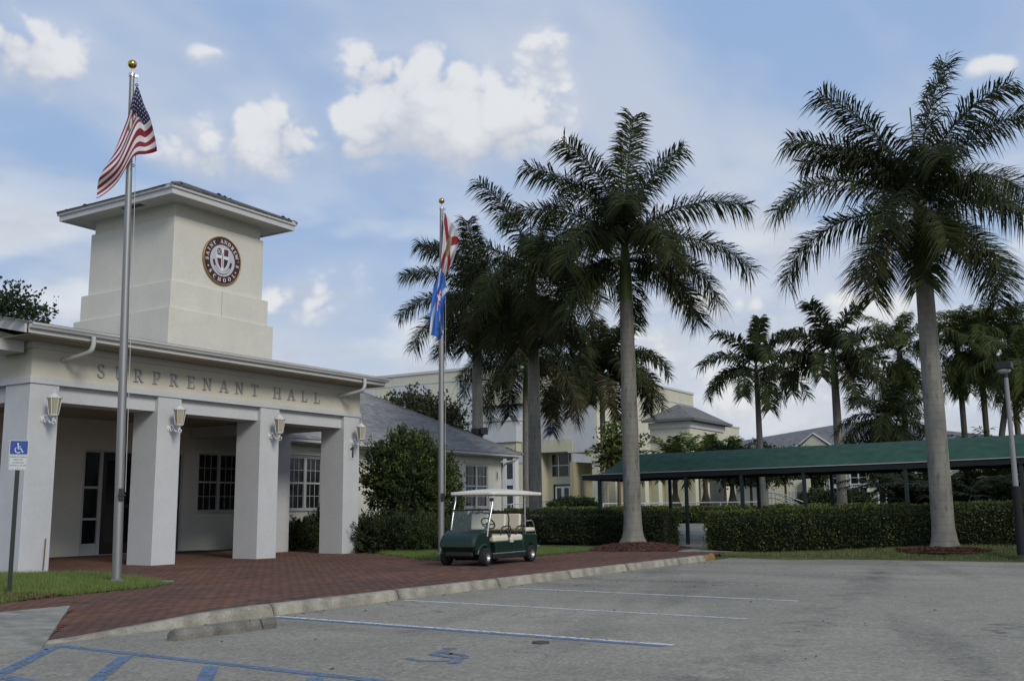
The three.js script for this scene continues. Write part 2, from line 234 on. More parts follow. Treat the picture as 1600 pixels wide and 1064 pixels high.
{
  const pav = new THREE.Group(); pav.name = 'brick_pavement'; scene.add(pav); tag(pav, 'red brick paver forecourt in front of the hall', null, null, 'structure');
  const bed = new THREE.PlaneGeometry(30, 20, 60, 40).rotateX(-Math.PI / 2).translate(14.4, 0, -20.7); const bp = bed.attributes.position; for (let i = 0; i < bp.count; i++) { const x = bp.getX(i), z = bp.getZ(i); bp.setY(i, (x > 28.3 ? -0.1 : pavY(x, z) - 0.016) - (inRamp(x, z) ? 0.16 : 0)); } bed.computeVertexNormals();
  mesh('sand_bed', bed, std(0.03, 0.025, 0.021, 1, { bumpMap: grit, bumpScale: 0.01 }), pav);
  const L = 0.23, Wd = 0.115, list = [], r = rng(8), f = V(-Math.sin(-57.9 * D2R), 0, -Math.cos(57.9 * D2R));
  for (let k = 0; k < 175; k++) {
    const z = -10.72 - (k + 0.5) * Wd;
    for (let i = -14; i < 122; i++) {
      const x = 0.8 + (i + (k % 2) * 0.5 + 0.5) * L;
      if (x > 28.5 + 0.25 * (z + 10.7) * 0.0 || inRamp(x, z) || x < 3) continue;
      if (z < -28.4 || (x > 24.9 && z < -21.2) || (x < 13.4 && z < -24.6)) continue;
      if (inPoly(LAWN1, x, z) || inPoly(LAWN2, x, z) || inMulch(x, z) || (x > 28.1 && z < -12.9)) continue;
      const az = Math.atan2(x, -z) / D2R; if (az < 24 && x < 9) continue;
      list.push([x, z, Math.hypot(x, z), az]);
    }
  }
  const tones = [[0.205, 0.092, 0.059], [0.17, 0.081, 0.055], [0.245, 0.118, 0.076], [0.15, 0.081, 0.06], [0.185, 0.106, 0.078], [0.112, 0.082, 0.068]];
  const tone = (x, z) => { const n = fbm(x * 0.35, 1, z * 0.6, 3) + (r() - 0.5) * 0.7, dk = ss(0.1, 0.35, fbm(x * 0.25 + 9, 4, z * 0.5, 3)); if (dk > 0.4 && r() < 0.55 * dk) return r() < 0.5 ? 5 : 3; return n > 0.25 ? 2 : n > 0.02 ? 0 : n > -0.18 ? 1 : n > -0.3 ? 4 : 3; };
  const geo = new THREE.BoxGeometry(L - 0.02, 0.05, Wd - 0.02).translate(0, -0.025, 0);
  const mats = tones.map((t) => std(...t, 0.92, { map: concreteTex, bumpMap: grit, bumpScale: 0.003 }));
  const vis = list.filter((b) => b[3] > 31.2 && b[3] < 82).sort((a, b) => a[2] - b[2]); const near = new Set(vis.slice(0, 300));
  const tilt = (x, z, o) => { const h = 0.05, n = V((pavY(x - h, z) - pavY(x + h, z)) / (2 * h), 1, (pavY(x, z - h) - pavY(x, z + h)) / (2 * h)).normalize(); o.position.set(x, pavY(x, z) + (r() - 0.5) * 0.004, z); o.quaternion.setFromUnitVectors(V(0, 1, 0), n.add(V((r() - 0.5) * 0.014, 0, (r() - 0.5) * 0.014)).normalize()); o.rotateY((r() - 0.5) * 0.02); };
  for (const b of near) { const m = new THREE.Mesh(geo, mats[tone(b[0], b[1])]); m.name = 'brick'; m.castShadow = m.receiveShadow = true; tilt(b[0], b[1], m); pav.add(m); }
  const rest = list.filter((b) => !near.has(b)), im = new THREE.InstancedMesh(geo, std(1, 1, 1, 0.92, { map: concreteTex, bumpMap: grit, bumpScale: 0.003 }), rest.length), o = new THREE.Object3D(), c = new THREE.Color();
  rest.forEach((b, i) => { tilt(b[0], b[1], o); o.updateMatrix(); im.setMatrixAt(i, o.matrix); const t = tones[tone(b[0], b[1])], s = 0.82 + 0.36 * r(); im.setColorAt(i, c.setRGB(t[0] * s, t[1] * s, t[2] * s)); });
  im.name = 'distant_bricks'; im.userData.kind = 'stuff'; im.castShadow = im.receiveShadow = true; pav.add(im); pname(pav);
}
// kerb: cast segments with open joints
{
  const k = new THREE.Group(); k.name = 'kerb'; scene.add(k); tag(k, 'pale concrete kerb between brick pavement and parking lot', null, null, 'structure');
  const js = [6.95, 10.5, 13.25, 16.2, 18.9, 21.6, 24.6, 26.4, 27.9], r = rng(31);
  for (let s = 0; s < js.length - 1; s++) {
    const x0 = js[s] + 0.005, x1 = js[s + 1] - 0.005, n = 24, p = [], idx = [], prof = (h) => [[-10.72, -0.03], [-10.72, h], [-10.60, h + 0.004], [-10.555, h - 0.012], [-10.53, h - 0.045], [-10.515, h * 0.4], [-10.5, 0.02], [-10.49, -0.03]];
    for (let i = 0; i <= n; i++) { const x = lerp(x0, x1, i / n), h = 0.012 + 0.138 * ss(6.9, 10.2, x) + 0.003 * fbm(x * 2, 1, 1, 2); const bend = x > 26.6 ? -0.35 * ((x - 26.6) / 1.3) ** 2 : 0; for (const [z, y] of prof(h)) p.push(x, y + (r() - 0.5) * 0.0015, z + bend + (r() - 0.5) * 0.0015); }
    const m = 8; for (let i = 0; i < n; i++) for (let j = 0; j < m - 1; j++) { const a = i * m + j; idx.push(a, a + 1, a + m, a + 1, a + m + 1, a + m); }
    for (const e of [0, n]) for (let j = 1; j < m - 1; j++) e ? idx.push(e * m, e * m + j + 1, e * m + j) : idx.push(0, j, j + 1);
    const g = rawGeo(p, null, null, idx), seg = mesh('kerb_segment', g, s === 7 ? M.orange : M.kerb, k); if (s === 7) seg.userData.label = 'orange painted kerb end';
  }
  pname(k);
}
// concrete ramp with ribbed strip
{
  const rp = new THREE.Group(); rp.name = 'kerb_ramp'; scene.add(rp); tag(rp, 'concrete kerb ramp with ribbed strip left of the brick flare', null, null, 'structure');
  const pts = [[9.2, 0.142, -13.15], [6.84, 0.012, -10.22], [2.5, 0.012, -10.22], [2.5, 0.142, -13.15]], lo = pts.map(([x, y, z]) => [x, y - 0.2, z]);
  const P = [...pts, ...lo].flat(); mesh('ramp_slab', rawGeo(P, null, null, [0, 2, 1, 0, 3, 2, 0, 1, 5, 0, 5, 4, 1, 2, 6, 1, 6, 5, 2, 3, 7, 2, 7, 6]).toNonIndexed(), M.concrete, rp).geometry.computeVertexNormals();
  const ribs = []; for (let i = 0; i < 46; i++) { const z = -10.42 - i * 0.03, y = 0.012 + (-10.22 - z) * 0.13 / 2.93; ribs.push(bx(3, 6.55 - (i * 0.03) * 0.2, y - 0.006, y + 0.012, z - 0.008, z + 0.008)); }
  mesh('tactile_strip', ribs, std(0.27, 0.26, 0.23, 0.95), rp);
}
// ---------------------------------------------------------------- grass: blades in clumps
const clump = (() => { const p = [], r = rng(6); for (let i = 0; i < 7; i++) { const a = r() * 6.28, x = (r() - 0.5) * 0.09, z = (r() - 0.5) * 0.09, h = 0.05 + 0.05 * r(), l = 0.04 * r(), w = 0.004; const c = Math.cos(a), s = Math.sin(a); p.push(x - s * w, 0, z + c * w, x + s * w, 0, z - c * w, x + c * l, h, z + s * l); } return rawGeo(p); })();
function lawn(name, label, poly, ybase, density, tints, seed, hs = 1) {
  const r = rng(seed), bb = [1e9, -1e9, 1e9, -1e9]; for (const [x, z] of poly) { bb[0] = Math.min(bb[0], x); bb[1] = Math.max(bb[1], x); bb[2] = Math.min(bb[2], z); bb[3] = Math.max(bb[3], z); }
  const n = Math.round((bb[1] - bb[0]) * (bb[3] - bb[2]) * density), L = []; for (let i = 0; i < n; i++) { const x = lerp(bb[0], bb[1], r()), z = lerp(bb[2], bb[3], r()); if (inPoly(poly, x + (r() - 0.5) * 0.2, z + (r() - 0.5) * 0.2)) L.push([x, z]); }
  const g = new THREE.Group(); g.name = numbered(name); scene.add(g); tag(g, label, null, null, 'stuff');
  const sh = new THREE.Shape(poly.map(([x, z]) => new THREE.Vector2(x, -z))), base = new THREE.ShapeGeometry(sh).rotateX(-Math.PI / 2);
  if (ybase !== null) mesh('soil', base.translate(0, ybase, 0), M.grassSoil, g);
  const im = new THREE.InstancedMesh(clump, std(1, 1, 1, 0.7, { side: THREE.DoubleSide }), L.length), o = new THREE.Object3D(), c = new THREE.Color();
  L.forEach(([x, z], i) => { o.position.set(x, (ybase === null ? gh(x, z) : ybase) - 0.005, z); o.rotation.y = r() * 6.28; const s = hs * (0.6 + 0.7 * r()); o.scale.set(1.2, s, 1.2); o.updateMatrix(); im.setMatrixAt(i, o.matrix); const t = tints[Math.floor(r() * r() * tints.length + fbm(x, 3, z, 2) * 0.5 + 0.2) % tints.length] || tints[0], v = 0.8 + 0.4 * r(); im.setColorAt(i, c.setRGB(t[0] * v, t[1] * v, t[2] * v)); });
  im.name = 'grass_blades'; im.castShadow = im.receiveShadow = true; im.userData.kind = 'stuff'; g.add(im);
}
const GT = [[0.115, 0.17, 0.032], [0.135, 0.19, 0.038], [0.095, 0.14, 0.028], [0.18, 0.175, 0.07]], GD = [[0.125, 0.15, 0.04], [0.19, 0.17, 0.07], [0.11, 0.14, 0.035], [0.22, 0.19, 0.095]];
lawn('grass', 'bright green lawn patch at the foot of the tall flagpole', LAWN1, 0.15, 330, GT, 41);
lawn('grass', 'green lawn strip behind the golf cart', LAWN2.map(([x, z]) => [Math.min(x, 29.2), Math.max(z, -20.6)]), 0.15, 260, GT, 42);
lawn('grass', 'thin dry grass verge in front of the right hedge', [[27.95, -8.9], [28.6, -10.6], [29.9, -11.6], [30.4, -8], [30.4, 2], [28.6, 2], [28.5, -3], [28.4, -6]], null, 230, GD, 43, 0.8);
lawn('grass', 'sunlit lawn beyond the hedges by the white railing', [[42.6, -24], [58, -30], [62, -20], [58, -12], [42.6, -8]], null, 30, GT, 44, 1.6);
// concrete path through the gap in the hedges
{ const p = [], idx = [], n = 22; for (let i = 0; i <= n; i++) { const x = lerp(29.4, 52, i / n), z = lerp(-12.35, -21.2, i / n), w = 1.7 + 0.03 * i; for (const s of [-1, 1]) p.push(x + s * w * 0.37, Math.max(gh(x + s * w * 0.37, z + s * w), gh(x, z)) + 0.035, z + s * w); } for (let i = 0; i < n; i++) { const a = i * 2; idx.push(a, a + 2, a + 1, a + 1, a + 2, a + 3); } tag(mesh('path', rawGeo(p, null, null, idx), M.concrete), 'pale concrete path running through the hedge gap', null, null, 'structure'); }
// mulch beds: a mound of chips
function mulchBed(label, cx, cz, rx, rz, h0, rise, seed, n) {
  const r = rng(seed), g = new THREE.Group(); g.name = numbered('mulch'); scene.add(g); tag(g, label, null, null, 'stuff');
  const hgt = (x, z) => { const q = ((x - cx) / rx) ** 2 + ((z - cz) / rz) ** 2; return h0 + rise * Math.max(0, 1 - q) + 0.02 * fbm(x * 4, 1, z * 4, 2); };
  const p = [], idx = [], R = 10, A = 28; for (let i = 0; i <= R; i++) for (let a = 0; a < A; a++) { const t = a / A * 6.283, q = i / R * (1 + 0.08 * Math.sin(a * 2.3)), x = cx + rx * q * Math.cos(t), z = cz + rz * q * Math.sin(t); p.push(x, i === R ? h0 - 0.06 : hgt(x, z), z); }
  for (let i = 0; i < R; i++) for (let a = 0; a < A; a++) { const b = (a + 1) % A; idx.push(i * A + a, i * A + b, (i + 1) * A + a, i * A + b, (i + 1) * A + b, (i + 1) * A + a); }
  mesh('soil', rawGeo(p, null, null, idx), M.soil, g);
  const P = [], C = []; for (let i = 0; i < n; i++) { const t = r() * 6.283, q = Math.sqrt(r()) * 1.03, x = cx + rx * q * Math.cos(t), z = cz + rz * q * Math.sin(t), y = hgt(x, z) + 0.012, a = r() * 6.28, l = 0.03 + 0.05 * r(), w = 0.012 + 0.012 * r(), c = Math.cos(a), s = Math.sin(a), tl = (r() - 0.4) * 0.05; const v = 0.6 + 0.8 * r(); P.push(x - c * l, y, z - s * l, x - s * w, y + 0.006, z + c * w, x + c * l, y + tl, z + s * l, x - c * l, y, z - s * l, x + c * l, y + tl, z + s * l, x + s * w, y + 0.004, z - c * w); for (let k = 0; k < 6; k++) C.push(0.15 * v, 0.058 * v, 0.034 * v); }
  mesh('chips', rawGeo(P, null, C), M.mulch, g, true).userData.kind = 'stuff';
}
mulchBed('red mulch mound round the foot of the middle palm', 29.75, -14.1, 1.9, 1.6, 0.15, 0.2, 51, 2600);
mulchBed('red mulch ring round the foot of the right palm', 29.7, -5.0, 0.65, 1.3, 0.24, 0.06, 52, 1800);
mulchBed('mulch edge at the foot of the accessible parking sign', 9.6, -15.2, 0.75, 0.6, 0.15, 0.04, 53, 700);
// ---------------------------------------------------------------- buildings
function group(name, parent, label) { const g = new THREE.Group(); g.name = name; parent.add(g); if (label) g.userData.label = label; return g; }
// a wall along x with openings [x0, x1, y0, y1]; butted blocks only
function wallOpen(x0, x1, y0, y1, z0, z1, ops) {
  const g = [], s = [...ops].sort((a, b) => a[0] - b[0]); let x = x0;
  for (const [a, b, c, d] of s) { if (a > x) g.push(bx(x, a, y0, y1, z0, z1)); if (c > y0) g.push(bx(a, b, y0, c, z0, z1)); if (d < y1) g.push(bx(a, b, d, y1, z0, z1)); x = b; }
  if (x < x1) g.push(bx(x, x1, y0, y1, z0, z1)); return g;
}
// double window: two sashes, each cols x rows panes; z is the wall face, panes set back
function windowUnit(parent, x0, x1, y0, y1, z, sashes, cols, rows, fr = 0.06, mt = 0.018, rec = 0.09, detail = true) {
  const w = group('window', parent), F = [], zb = z - rec, mu = 0.13;
  F.push(bx(x0, x1, y0, y0 + fr, zb - 0.03, zb + 0.05), bx(x0, x1, y1 - fr, y1, zb - 0.03, zb + 0.05), bx(x0, x0 + fr, y0 + fr, y1 - fr, zb - 0.03, zb + 0.05), bx(x1 - fr, x1, y0 + fr, y1 - fr, zb - 0.03, zb + 0.05));
  const iw = (x1 - x0 - fr * 2 - mu * (sashes - 1)) / sashes, my = (y0 + y1) / 2;
  for (let s = 0; s < sashes; s++) {
    const a = x0 + fr + s * (iw + mu), b = a + iw; if (s) F.push(bx(a - mu, a, y0 + fr, y1 - fr, zb - 0.03, zb + 0.06));
    F.push(bx(a, b, my - 0.03, my + 0.03, zb - 0.02, zb + 0.045));
    for (let half = 0; half < 2; half++) {
      const p0 = half ? my + 0.03 : y0 + fr, p1 = half ? y1 - fr : my - 0.03, ch = (p1 - p0) / rows, cw = (b - a) / cols, zz = zb + (half ? 0.012 : -0.008);
      for (let i = 1; i < cols; i++) F.push(bx(a + i * cw - mt / 2, a + i * cw + mt / 2, p0, p1, zz - 0.014, zz + 0.014));
      for (let j = 1; j < rows; j++) for (let i = 0; i < cols; i++) F.push(bx(a + i * cw + (i ? mt / 2 : 0), a + (i + 1) * cw - (i < cols - 1 ? mt / 2 : 0), p0 + j * ch - mt / 2, p0 + j * ch + mt / 2, zz - 0.013, zz + 0.013));
      for (let i = 0; i < cols; i++) for (let j = 0; j < rows; j++) mesh('pane', bx(a + i * cw, a + (i + 1) * cw, p0 + j * ch, p0 + (j + 1) * ch, zz - 0.004, zz + 0.003), M.glass, w);
    }
  }
  mesh('frame', F, M.frame, w);
  if (detail) { mesh('sill', bx(x0 - 0.04, x1 + 0.04, y0 - 0.05, y0, z - 0.05, z + 0.06), M.trim, w); }
  mesh('backing', bx(x0, x1, y0, y1, zb - 0.6, zb - 0.55), M.dark, w);
  return w;
}
// rows of shingle tabs on a roof plane: O eave corner, U along the eave, S up the slope (unit vectors)
function shingles(O, U, S, L, H, inside, seed, tone = [0.235, 0.24, 0.25], spread = 0.3, tab = 0.32, exp = 0.145) {
  const r = rng(seed), P = [], C = [], N = V(0, 0, 0).crossVectors(U, S).normalize(); if (N.y < 0) N.negate();
  const at = (u, s, h) => { const q = O.clone().addScaledVector(U, u).addScaledVector(S, s).addScaledVector(N, h); return [q.x, q.y, q.z]; };
  for (let j = 0; j * exp < H; j++) for (let i = -1; i * tab < L; i++) {
    const u0 = i * tab + (j % 3) * tab / 3 + 0.004, u1 = u0 + tab - 0.008, s0 = j * exp, s1 = s0 + exp + 0.02; if (!inside((u0 + u1) / 2, s0 + exp / 2)) continue;
    const th = 0.012 + 0.006 * r(), v = (1 + (r() - 0.5) * spread) * (1 + 0.25 * fbm(u0 * 0.4, j * 0.3, seed, 3)), a = at(u0, s0, th), b = at(u1, s0, th), c = at(u1, s1, 0.004), d = at(u0, s1, 0.004), e = at(u0, s0, -0.002), f = at(u1, s0, -0.002);
    P.push(...a, ...b, ...c, ...a, ...c, ...d, ...e, ...f, ...b, ...e, ...b, ...a); for (let k = 0; k < 12; k++) C.push(tone[0] * v, tone[1] * v, tone[2] * v);
  }
  return rawGeo(P, null, C);
}
// ---- the hall with its portico and clock-less tower
const hall = thing('school_hall', 'cream and white hall with columned portico and square tower', 'building');
{
  const ZF = -21.3, CX = [13.57, 17.08, 20.59, 24.1], CW = 0.73, CD = 0.95;
  for (const x of CX) mesh('column', rb(x, x + CW, 0.06, 4.335, ZF - CD, ZF, 0.014), M.white, hall);
  for (const x of [13.57, 24.1]) mesh('column', rb(x, x + CW, 0.06, 4.335, -25.2, -24.25, 0.014), M.white, hall);
  mesh('column', rb(13.57, 14.3, 0.06, 4.335, -28.45, -27.6, 0.014), M.white, hall);
  // beams between the columns, set back a little from their faces
  const beams = []; for (let i = 0; i < 3; i++) beams.push(bx(CX[i] + CW, CX[i + 1], 3.96, 4.335, ZF - CD + 0.12, ZF - 0.13));
  beams.push(bx(13.69, 14.18, 3.96, 4.335, -24.25, ZF - CD), bx(13.69, 14.18, 3.96, 4.335, -27.6, -25.2), bx(24.22, 24.71, 3.96, 4.335, -24.25, ZF - CD), bx(24.22, 24.71, 3.96, 4.335, -28.45, -25.2));
  mesh('beam', beams, M.white, hall);
  const band = (y0, y1, o, mat, n) => mesh(n, [bx(13.57 - o, 24.83 + o, y0, y1, ZF - 0.5, ZF + o), bx(13.57 - o, 14.07, y0, y1, -28.4, ZF - 0.5), bx(24.33, 24.83 + o, y0, y1, -28.4, ZF - 0.5)], mat, hall);
  band(4.335, 4.475, 0.035, M.white, 'lower_moulding'); band(4.475, 5.13, 0, M.fascia, 'frieze'); band(5.13, 5.27, 0.06, M.trim, 'upper_moulding');
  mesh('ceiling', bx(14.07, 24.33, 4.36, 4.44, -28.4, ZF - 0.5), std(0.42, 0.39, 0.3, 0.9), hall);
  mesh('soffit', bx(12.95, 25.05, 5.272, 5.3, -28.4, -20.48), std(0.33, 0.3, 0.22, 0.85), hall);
  mesh('fascia_board', [bx(12.9, 25.05, 5.3, 5.52, -20.48, -20.44)], M.trim, hall);
  // gutter: an ogee trough along the eave
  const gp = [[0, 0], [0.075, 0], [0.1, 0.05], [0.125, 0.075], [0.125, 0.115], [0.112, 0.115], [0.112, 0.085], [0.085, 0.06], [0.068, 0.014], [0.012, 0.014], [0.012, 0.115], [0, 0.115]];
  mesh('gutter', extr(gp, 12.2).rotateY(-Math.PI / 2).translate(25.1, 5.4, -20.436), M.trim, hall);
  const spout = (x) => { const t = tube([[x, 5.41, -20.37], [x, 5.2, -20.37], [x - 0.02, 5.08, -20.42], [x - 0.06, 5.0, -20.7], [x - 0.1, 4.96, -21.0], [x - 0.12, 4.94, -21.28]], 0.055, 10, 28); mesh('downspout', t, M.trim, hall); };
  spout(14.45); spout(23.95);
  // gable roof
  const th = Math.atan(0.2), S = V(0, Math.sin(th), -Math.cos(th)), U = V(1, 0, 0), O = V(12.85, 5.525, -20.38), roof = group('roof', hall);
  const side = [[-20.47, 5.47], [-25.2, 6.44], [-30.1, 5.47], [-30.1, 5.37], [-25.2, 6.34], [-20.47, 5.4]];
  mesh('roof_deck', extr(side.map(([z, y]) => [-z, y]), 12.2).rotateY(Math.PI / 2).translate(12.87, 0, 0), std(0.12, 0.12, 0.125, 0.95), roof);
  mesh('shingles', shingles(O, U, S, 12.25, 5, () => true, 71), M.shingle, roof, true).userData.kind = 'stuff';
  // gable end on the left: rake board, tympanum and cornice return
  mesh('rake_board', extr([[20.44, 5.29], [25.2, 6.25], [25.2, 6.49], [20.44, 5.53]], 0.05).rotateY(Math.PI / 2).translate(12.8, 0, 0), M.trim, hall);
  mesh('gable_wall', extr([[21.2, 5.27], [29.2, 5.27], [25.2, 6.3]], 0.3).rotateY(Math.PI / 2).translate(13.6, 0, 0), M.fascia, hall);
  mesh('cornice_return', bx(12.86, 13.45, 5.02, 5.27, -22.4, -21.45), M.trim, hall);
  // back wall with door and window
  const ops = [[20.12, 24.02, 0.14, 3.42], [24.68, 26.6, 1.46, 3.5]];
  mesh('wall', [...wallOpen(13.6, 27.4, 0.02, 5.25, -28.8, -28.5, ops)], M.inner, hall);
  mesh('wall', [bx(27.4, 27.7, 0.02, 5.2, -38, -28.5), bx(13.6, 13.9, 0.02, 5.2, -38, -28.8), bx(13.6, 27.7, 0.02, 5.2, -38.3, -38)], M.inner, hall);
  mesh('rear_roof', extr([[28.3, 5.2], [40, 5.2], [34, 6.3]], 14.6).rotateY(Math.PI / 2).translate(13.2, 0, 0), std(0.16, 0.165, 0.17, 0.95), hall);
  windowUnit(hall, 24.68, 26.6, 1.46, 3.5, -28.5, 2, 3, 2);
  mesh('window_hood', bx(24.55, 26.75, 3.56, 3.66, -28.5, -28.4), M.inner, hall);
  // entrance: sidelight in three lights, double door
  const d = group('entrance_door', hall), z = -28.58;
  mesh('frame', [bx(20.12, 20.2, 0.14, 3.42, z - 0.06, z + 0.06), bx(20.72, 20.84, 0.14, 3.42, z - 0.06, z + 0.07), bx(20.2, 20.72, 3.34, 3.42, z - 0.06, z + 0.06), bx(20.2, 20.72, 2.2, 2.27, z - 0.05, z + 0.05), bx(20.2, 20.72, 1.22, 1.29, z - 0.05, z + 0.05), bx(20.2, 20.72, 0.14, 0.5, z - 0.05, z + 0.04), bx(20.84, 24.02, 3.36, 3.42, z - 0.06, z + 0.06), bx(23.94, 24.02, 0.14, 3.36, z - 0.06, z + 0.06)], M.frame, d);
  for (const [a, b] of [[0.5, 1.22], [1.29, 2.2], [2.27, 3.34]]) mesh('pane', bx(20.2, 20.72, a, b, z - 0.01, z + 0.01), M.glass, d);
  for (const [a, b] of [[20.86, 22.38], [22.4, 23.92]]) { mesh('door_leaf', [bx(a, b, 0.16, 0.5, z - 0.03, z + 0.02), bx(a, b, 3.1, 3.35, z - 0.03, z + 0.02), bx(a, a + 0.16, 0.5, 3.1, z - 0.03, z + 0.02), bx(b - 0.16, b, 0.5, 3.1, z - 0.03, z + 0.02), bx(a + 0.16, b - 0.16, 1.6, 1.72, z - 0.03, z + 0.02)], M.door, d); mesh('pane', bx(a + 0.16, b - 0.16, 0.5, 1.6, z - 0.012, z - 0.004), M.glass, d); mesh('pane', bx(a + 0.16, b - 0.16, 1.72, 3.1, z - 0.012, z - 0.004), M.glass, d); }
  mesh('handle', [bar([22.28, 1.0, z + 0.06], [22.28, 1.5, z + 0.06], 0.012), bar([22.5, 1.0, z + 0.06], [22.5, 1.5, z + 0.06], 0.012)], M.chrome, d);
  mesh('threshold', bx(20.12, 24.02, 0.125, 0.15, z - 0.1, z + 0.16), M.trim, d);
  mesh('door_backing', bx(20.1, 24.1, 0.1, 3.5, -29.5, -29.44), M.dark, d);
  // tower
  const T = group('tower', hall, 'square cream tower with stepped base and hipped roof'), x0 = 18.14, x1 = 21.46, zf = -22.3, zb = -25.95;
  const tier = (o, y0, y1, n) => mesh(n, rb(x0 - o, x1 + o, y0, y1, zb - o, zf + o, 0.02), M.cream, T);
  tier(0.25, 5.3, 6.88, 'tower_base'); tier(0.13, 6.88, 7.65, 'tower_band'); tier(0, 7.65, 9.5, 'tower_wall'); tier(-0.07, 9.5, 9.96, 'tower_neck');
  for (const g of [bx((x0 + x1) / 2 - 0.006, (x0 + x1) / 2 + 0.006, 6.9, 7.63, zf + 0.129, zf + 0.133), bx(x0 - 0.003, x0 + 0.002, 7.67, 9.48, -24.1, -24.088)]) mesh('control_joint', g, std(0.3, 0.28, 0.22), T);
  const ov = 0.64, ye = 9.93, X0 = x0 - ov, X1 = x1 + ov, Z0 = zb - ov, Z1 = zf + ov;
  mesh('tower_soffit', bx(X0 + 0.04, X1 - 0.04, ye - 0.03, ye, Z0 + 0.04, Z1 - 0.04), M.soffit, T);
  const fr = (o, a, b, n, m) => mesh(n, [bx(X0 - o, X1 + o, a, b, Z1 - 0.03, Z1 + o), bx(X0 - o, X1 + o, a, b, Z0 - o, Z0 + 0.03), bx(X0 - o, X0 + 0.03, a, b, Z0 + 0.03, Z1 - 0.03), bx(X1 - 0.03, X1 + o, a, b, Z0 + 0.03, Z1 - 0.03)], m, T);
  fr(0, ye - 0.07, ye + 0.09, 'tower_fascia', M.trim); fr(0.05, ye + 0.09, ye + 0.19, 'tower_gutter', M.trim);
  mesh('soffit_vent', bx(x0 - 0.42, x0 - 0.22, ye - 0.036, ye - 0.029, -24.1, -23.3), M.black, T);
  const cx = (x0 + x1) / 2, cz = (zb + zf) / 2, hx = (X1 - X0) / 2 + 0.05, hz = (Z1 - Z0) / 2 + 0.05, pt = 0.47, yr = ye + 0.19, ap = V(cx, yr + hx * pt, cz);
  const tr = group('tower_roof', T);
  const c4 = [V(cx - hx, yr, cz + hz), V(cx + hx, yr, cz + hz), V(cx + hx, yr, cz - hz), V(cx - hx, yr, cz - hz)];
  const dk = []; c4.forEach((c, i) => { const n = c4[(i + 1) % 4]; dk.push(c.x, c.y, c.z, n.x, n.y, n.z, ap.x, ap.y, ap.z); }); mesh('roof_deck', rawGeo(dk), std(0.1, 0.1, 0.1, 0.95, { side: THREE.DoubleSide }), tr);
  const sh = []; c4.forEach((c, i) => { const n = c4[(i + 1) % 4], u = n.clone().sub(c), L = u.length(), mid = c.clone().add(n).multiplyScalar(0.5), s = ap.clone().sub(mid), Hs = s.length(); sh.push(shingles(c.clone().addScaledVector(s.clone().normalize(), -0.05), u.normalize(), s.normalize(), L, Hs + 0.05, (a, b) => a > b * L / 2 / Hs && a < L - b * L / 2 / Hs, 90 + i, [0.16, 0.165, 0.165], 0.7)); });
  mesh('shingles', mergeGeometries(sh), M.shingle, tr, true).userData.kind = 'stuff';
  mesh('hip_cap', c4.map((c) => { const q = ap.clone().sub(c), l = q.length(); const g = new THREE.CylinderGeometry(0.06, 0.06, l, 6); g.applyQuaternion(new THREE.Quaternion().setFromUnitVectors(V(0, 1, 0), q.clone().normalize())); const m = c.clone().add(ap).multiplyScalar(0.5); return g.translate(m.x, m.y - 0.025, m.z); }), std(0.15, 0.155, 0.16, 0.95), tr);
  pname(hall);
}
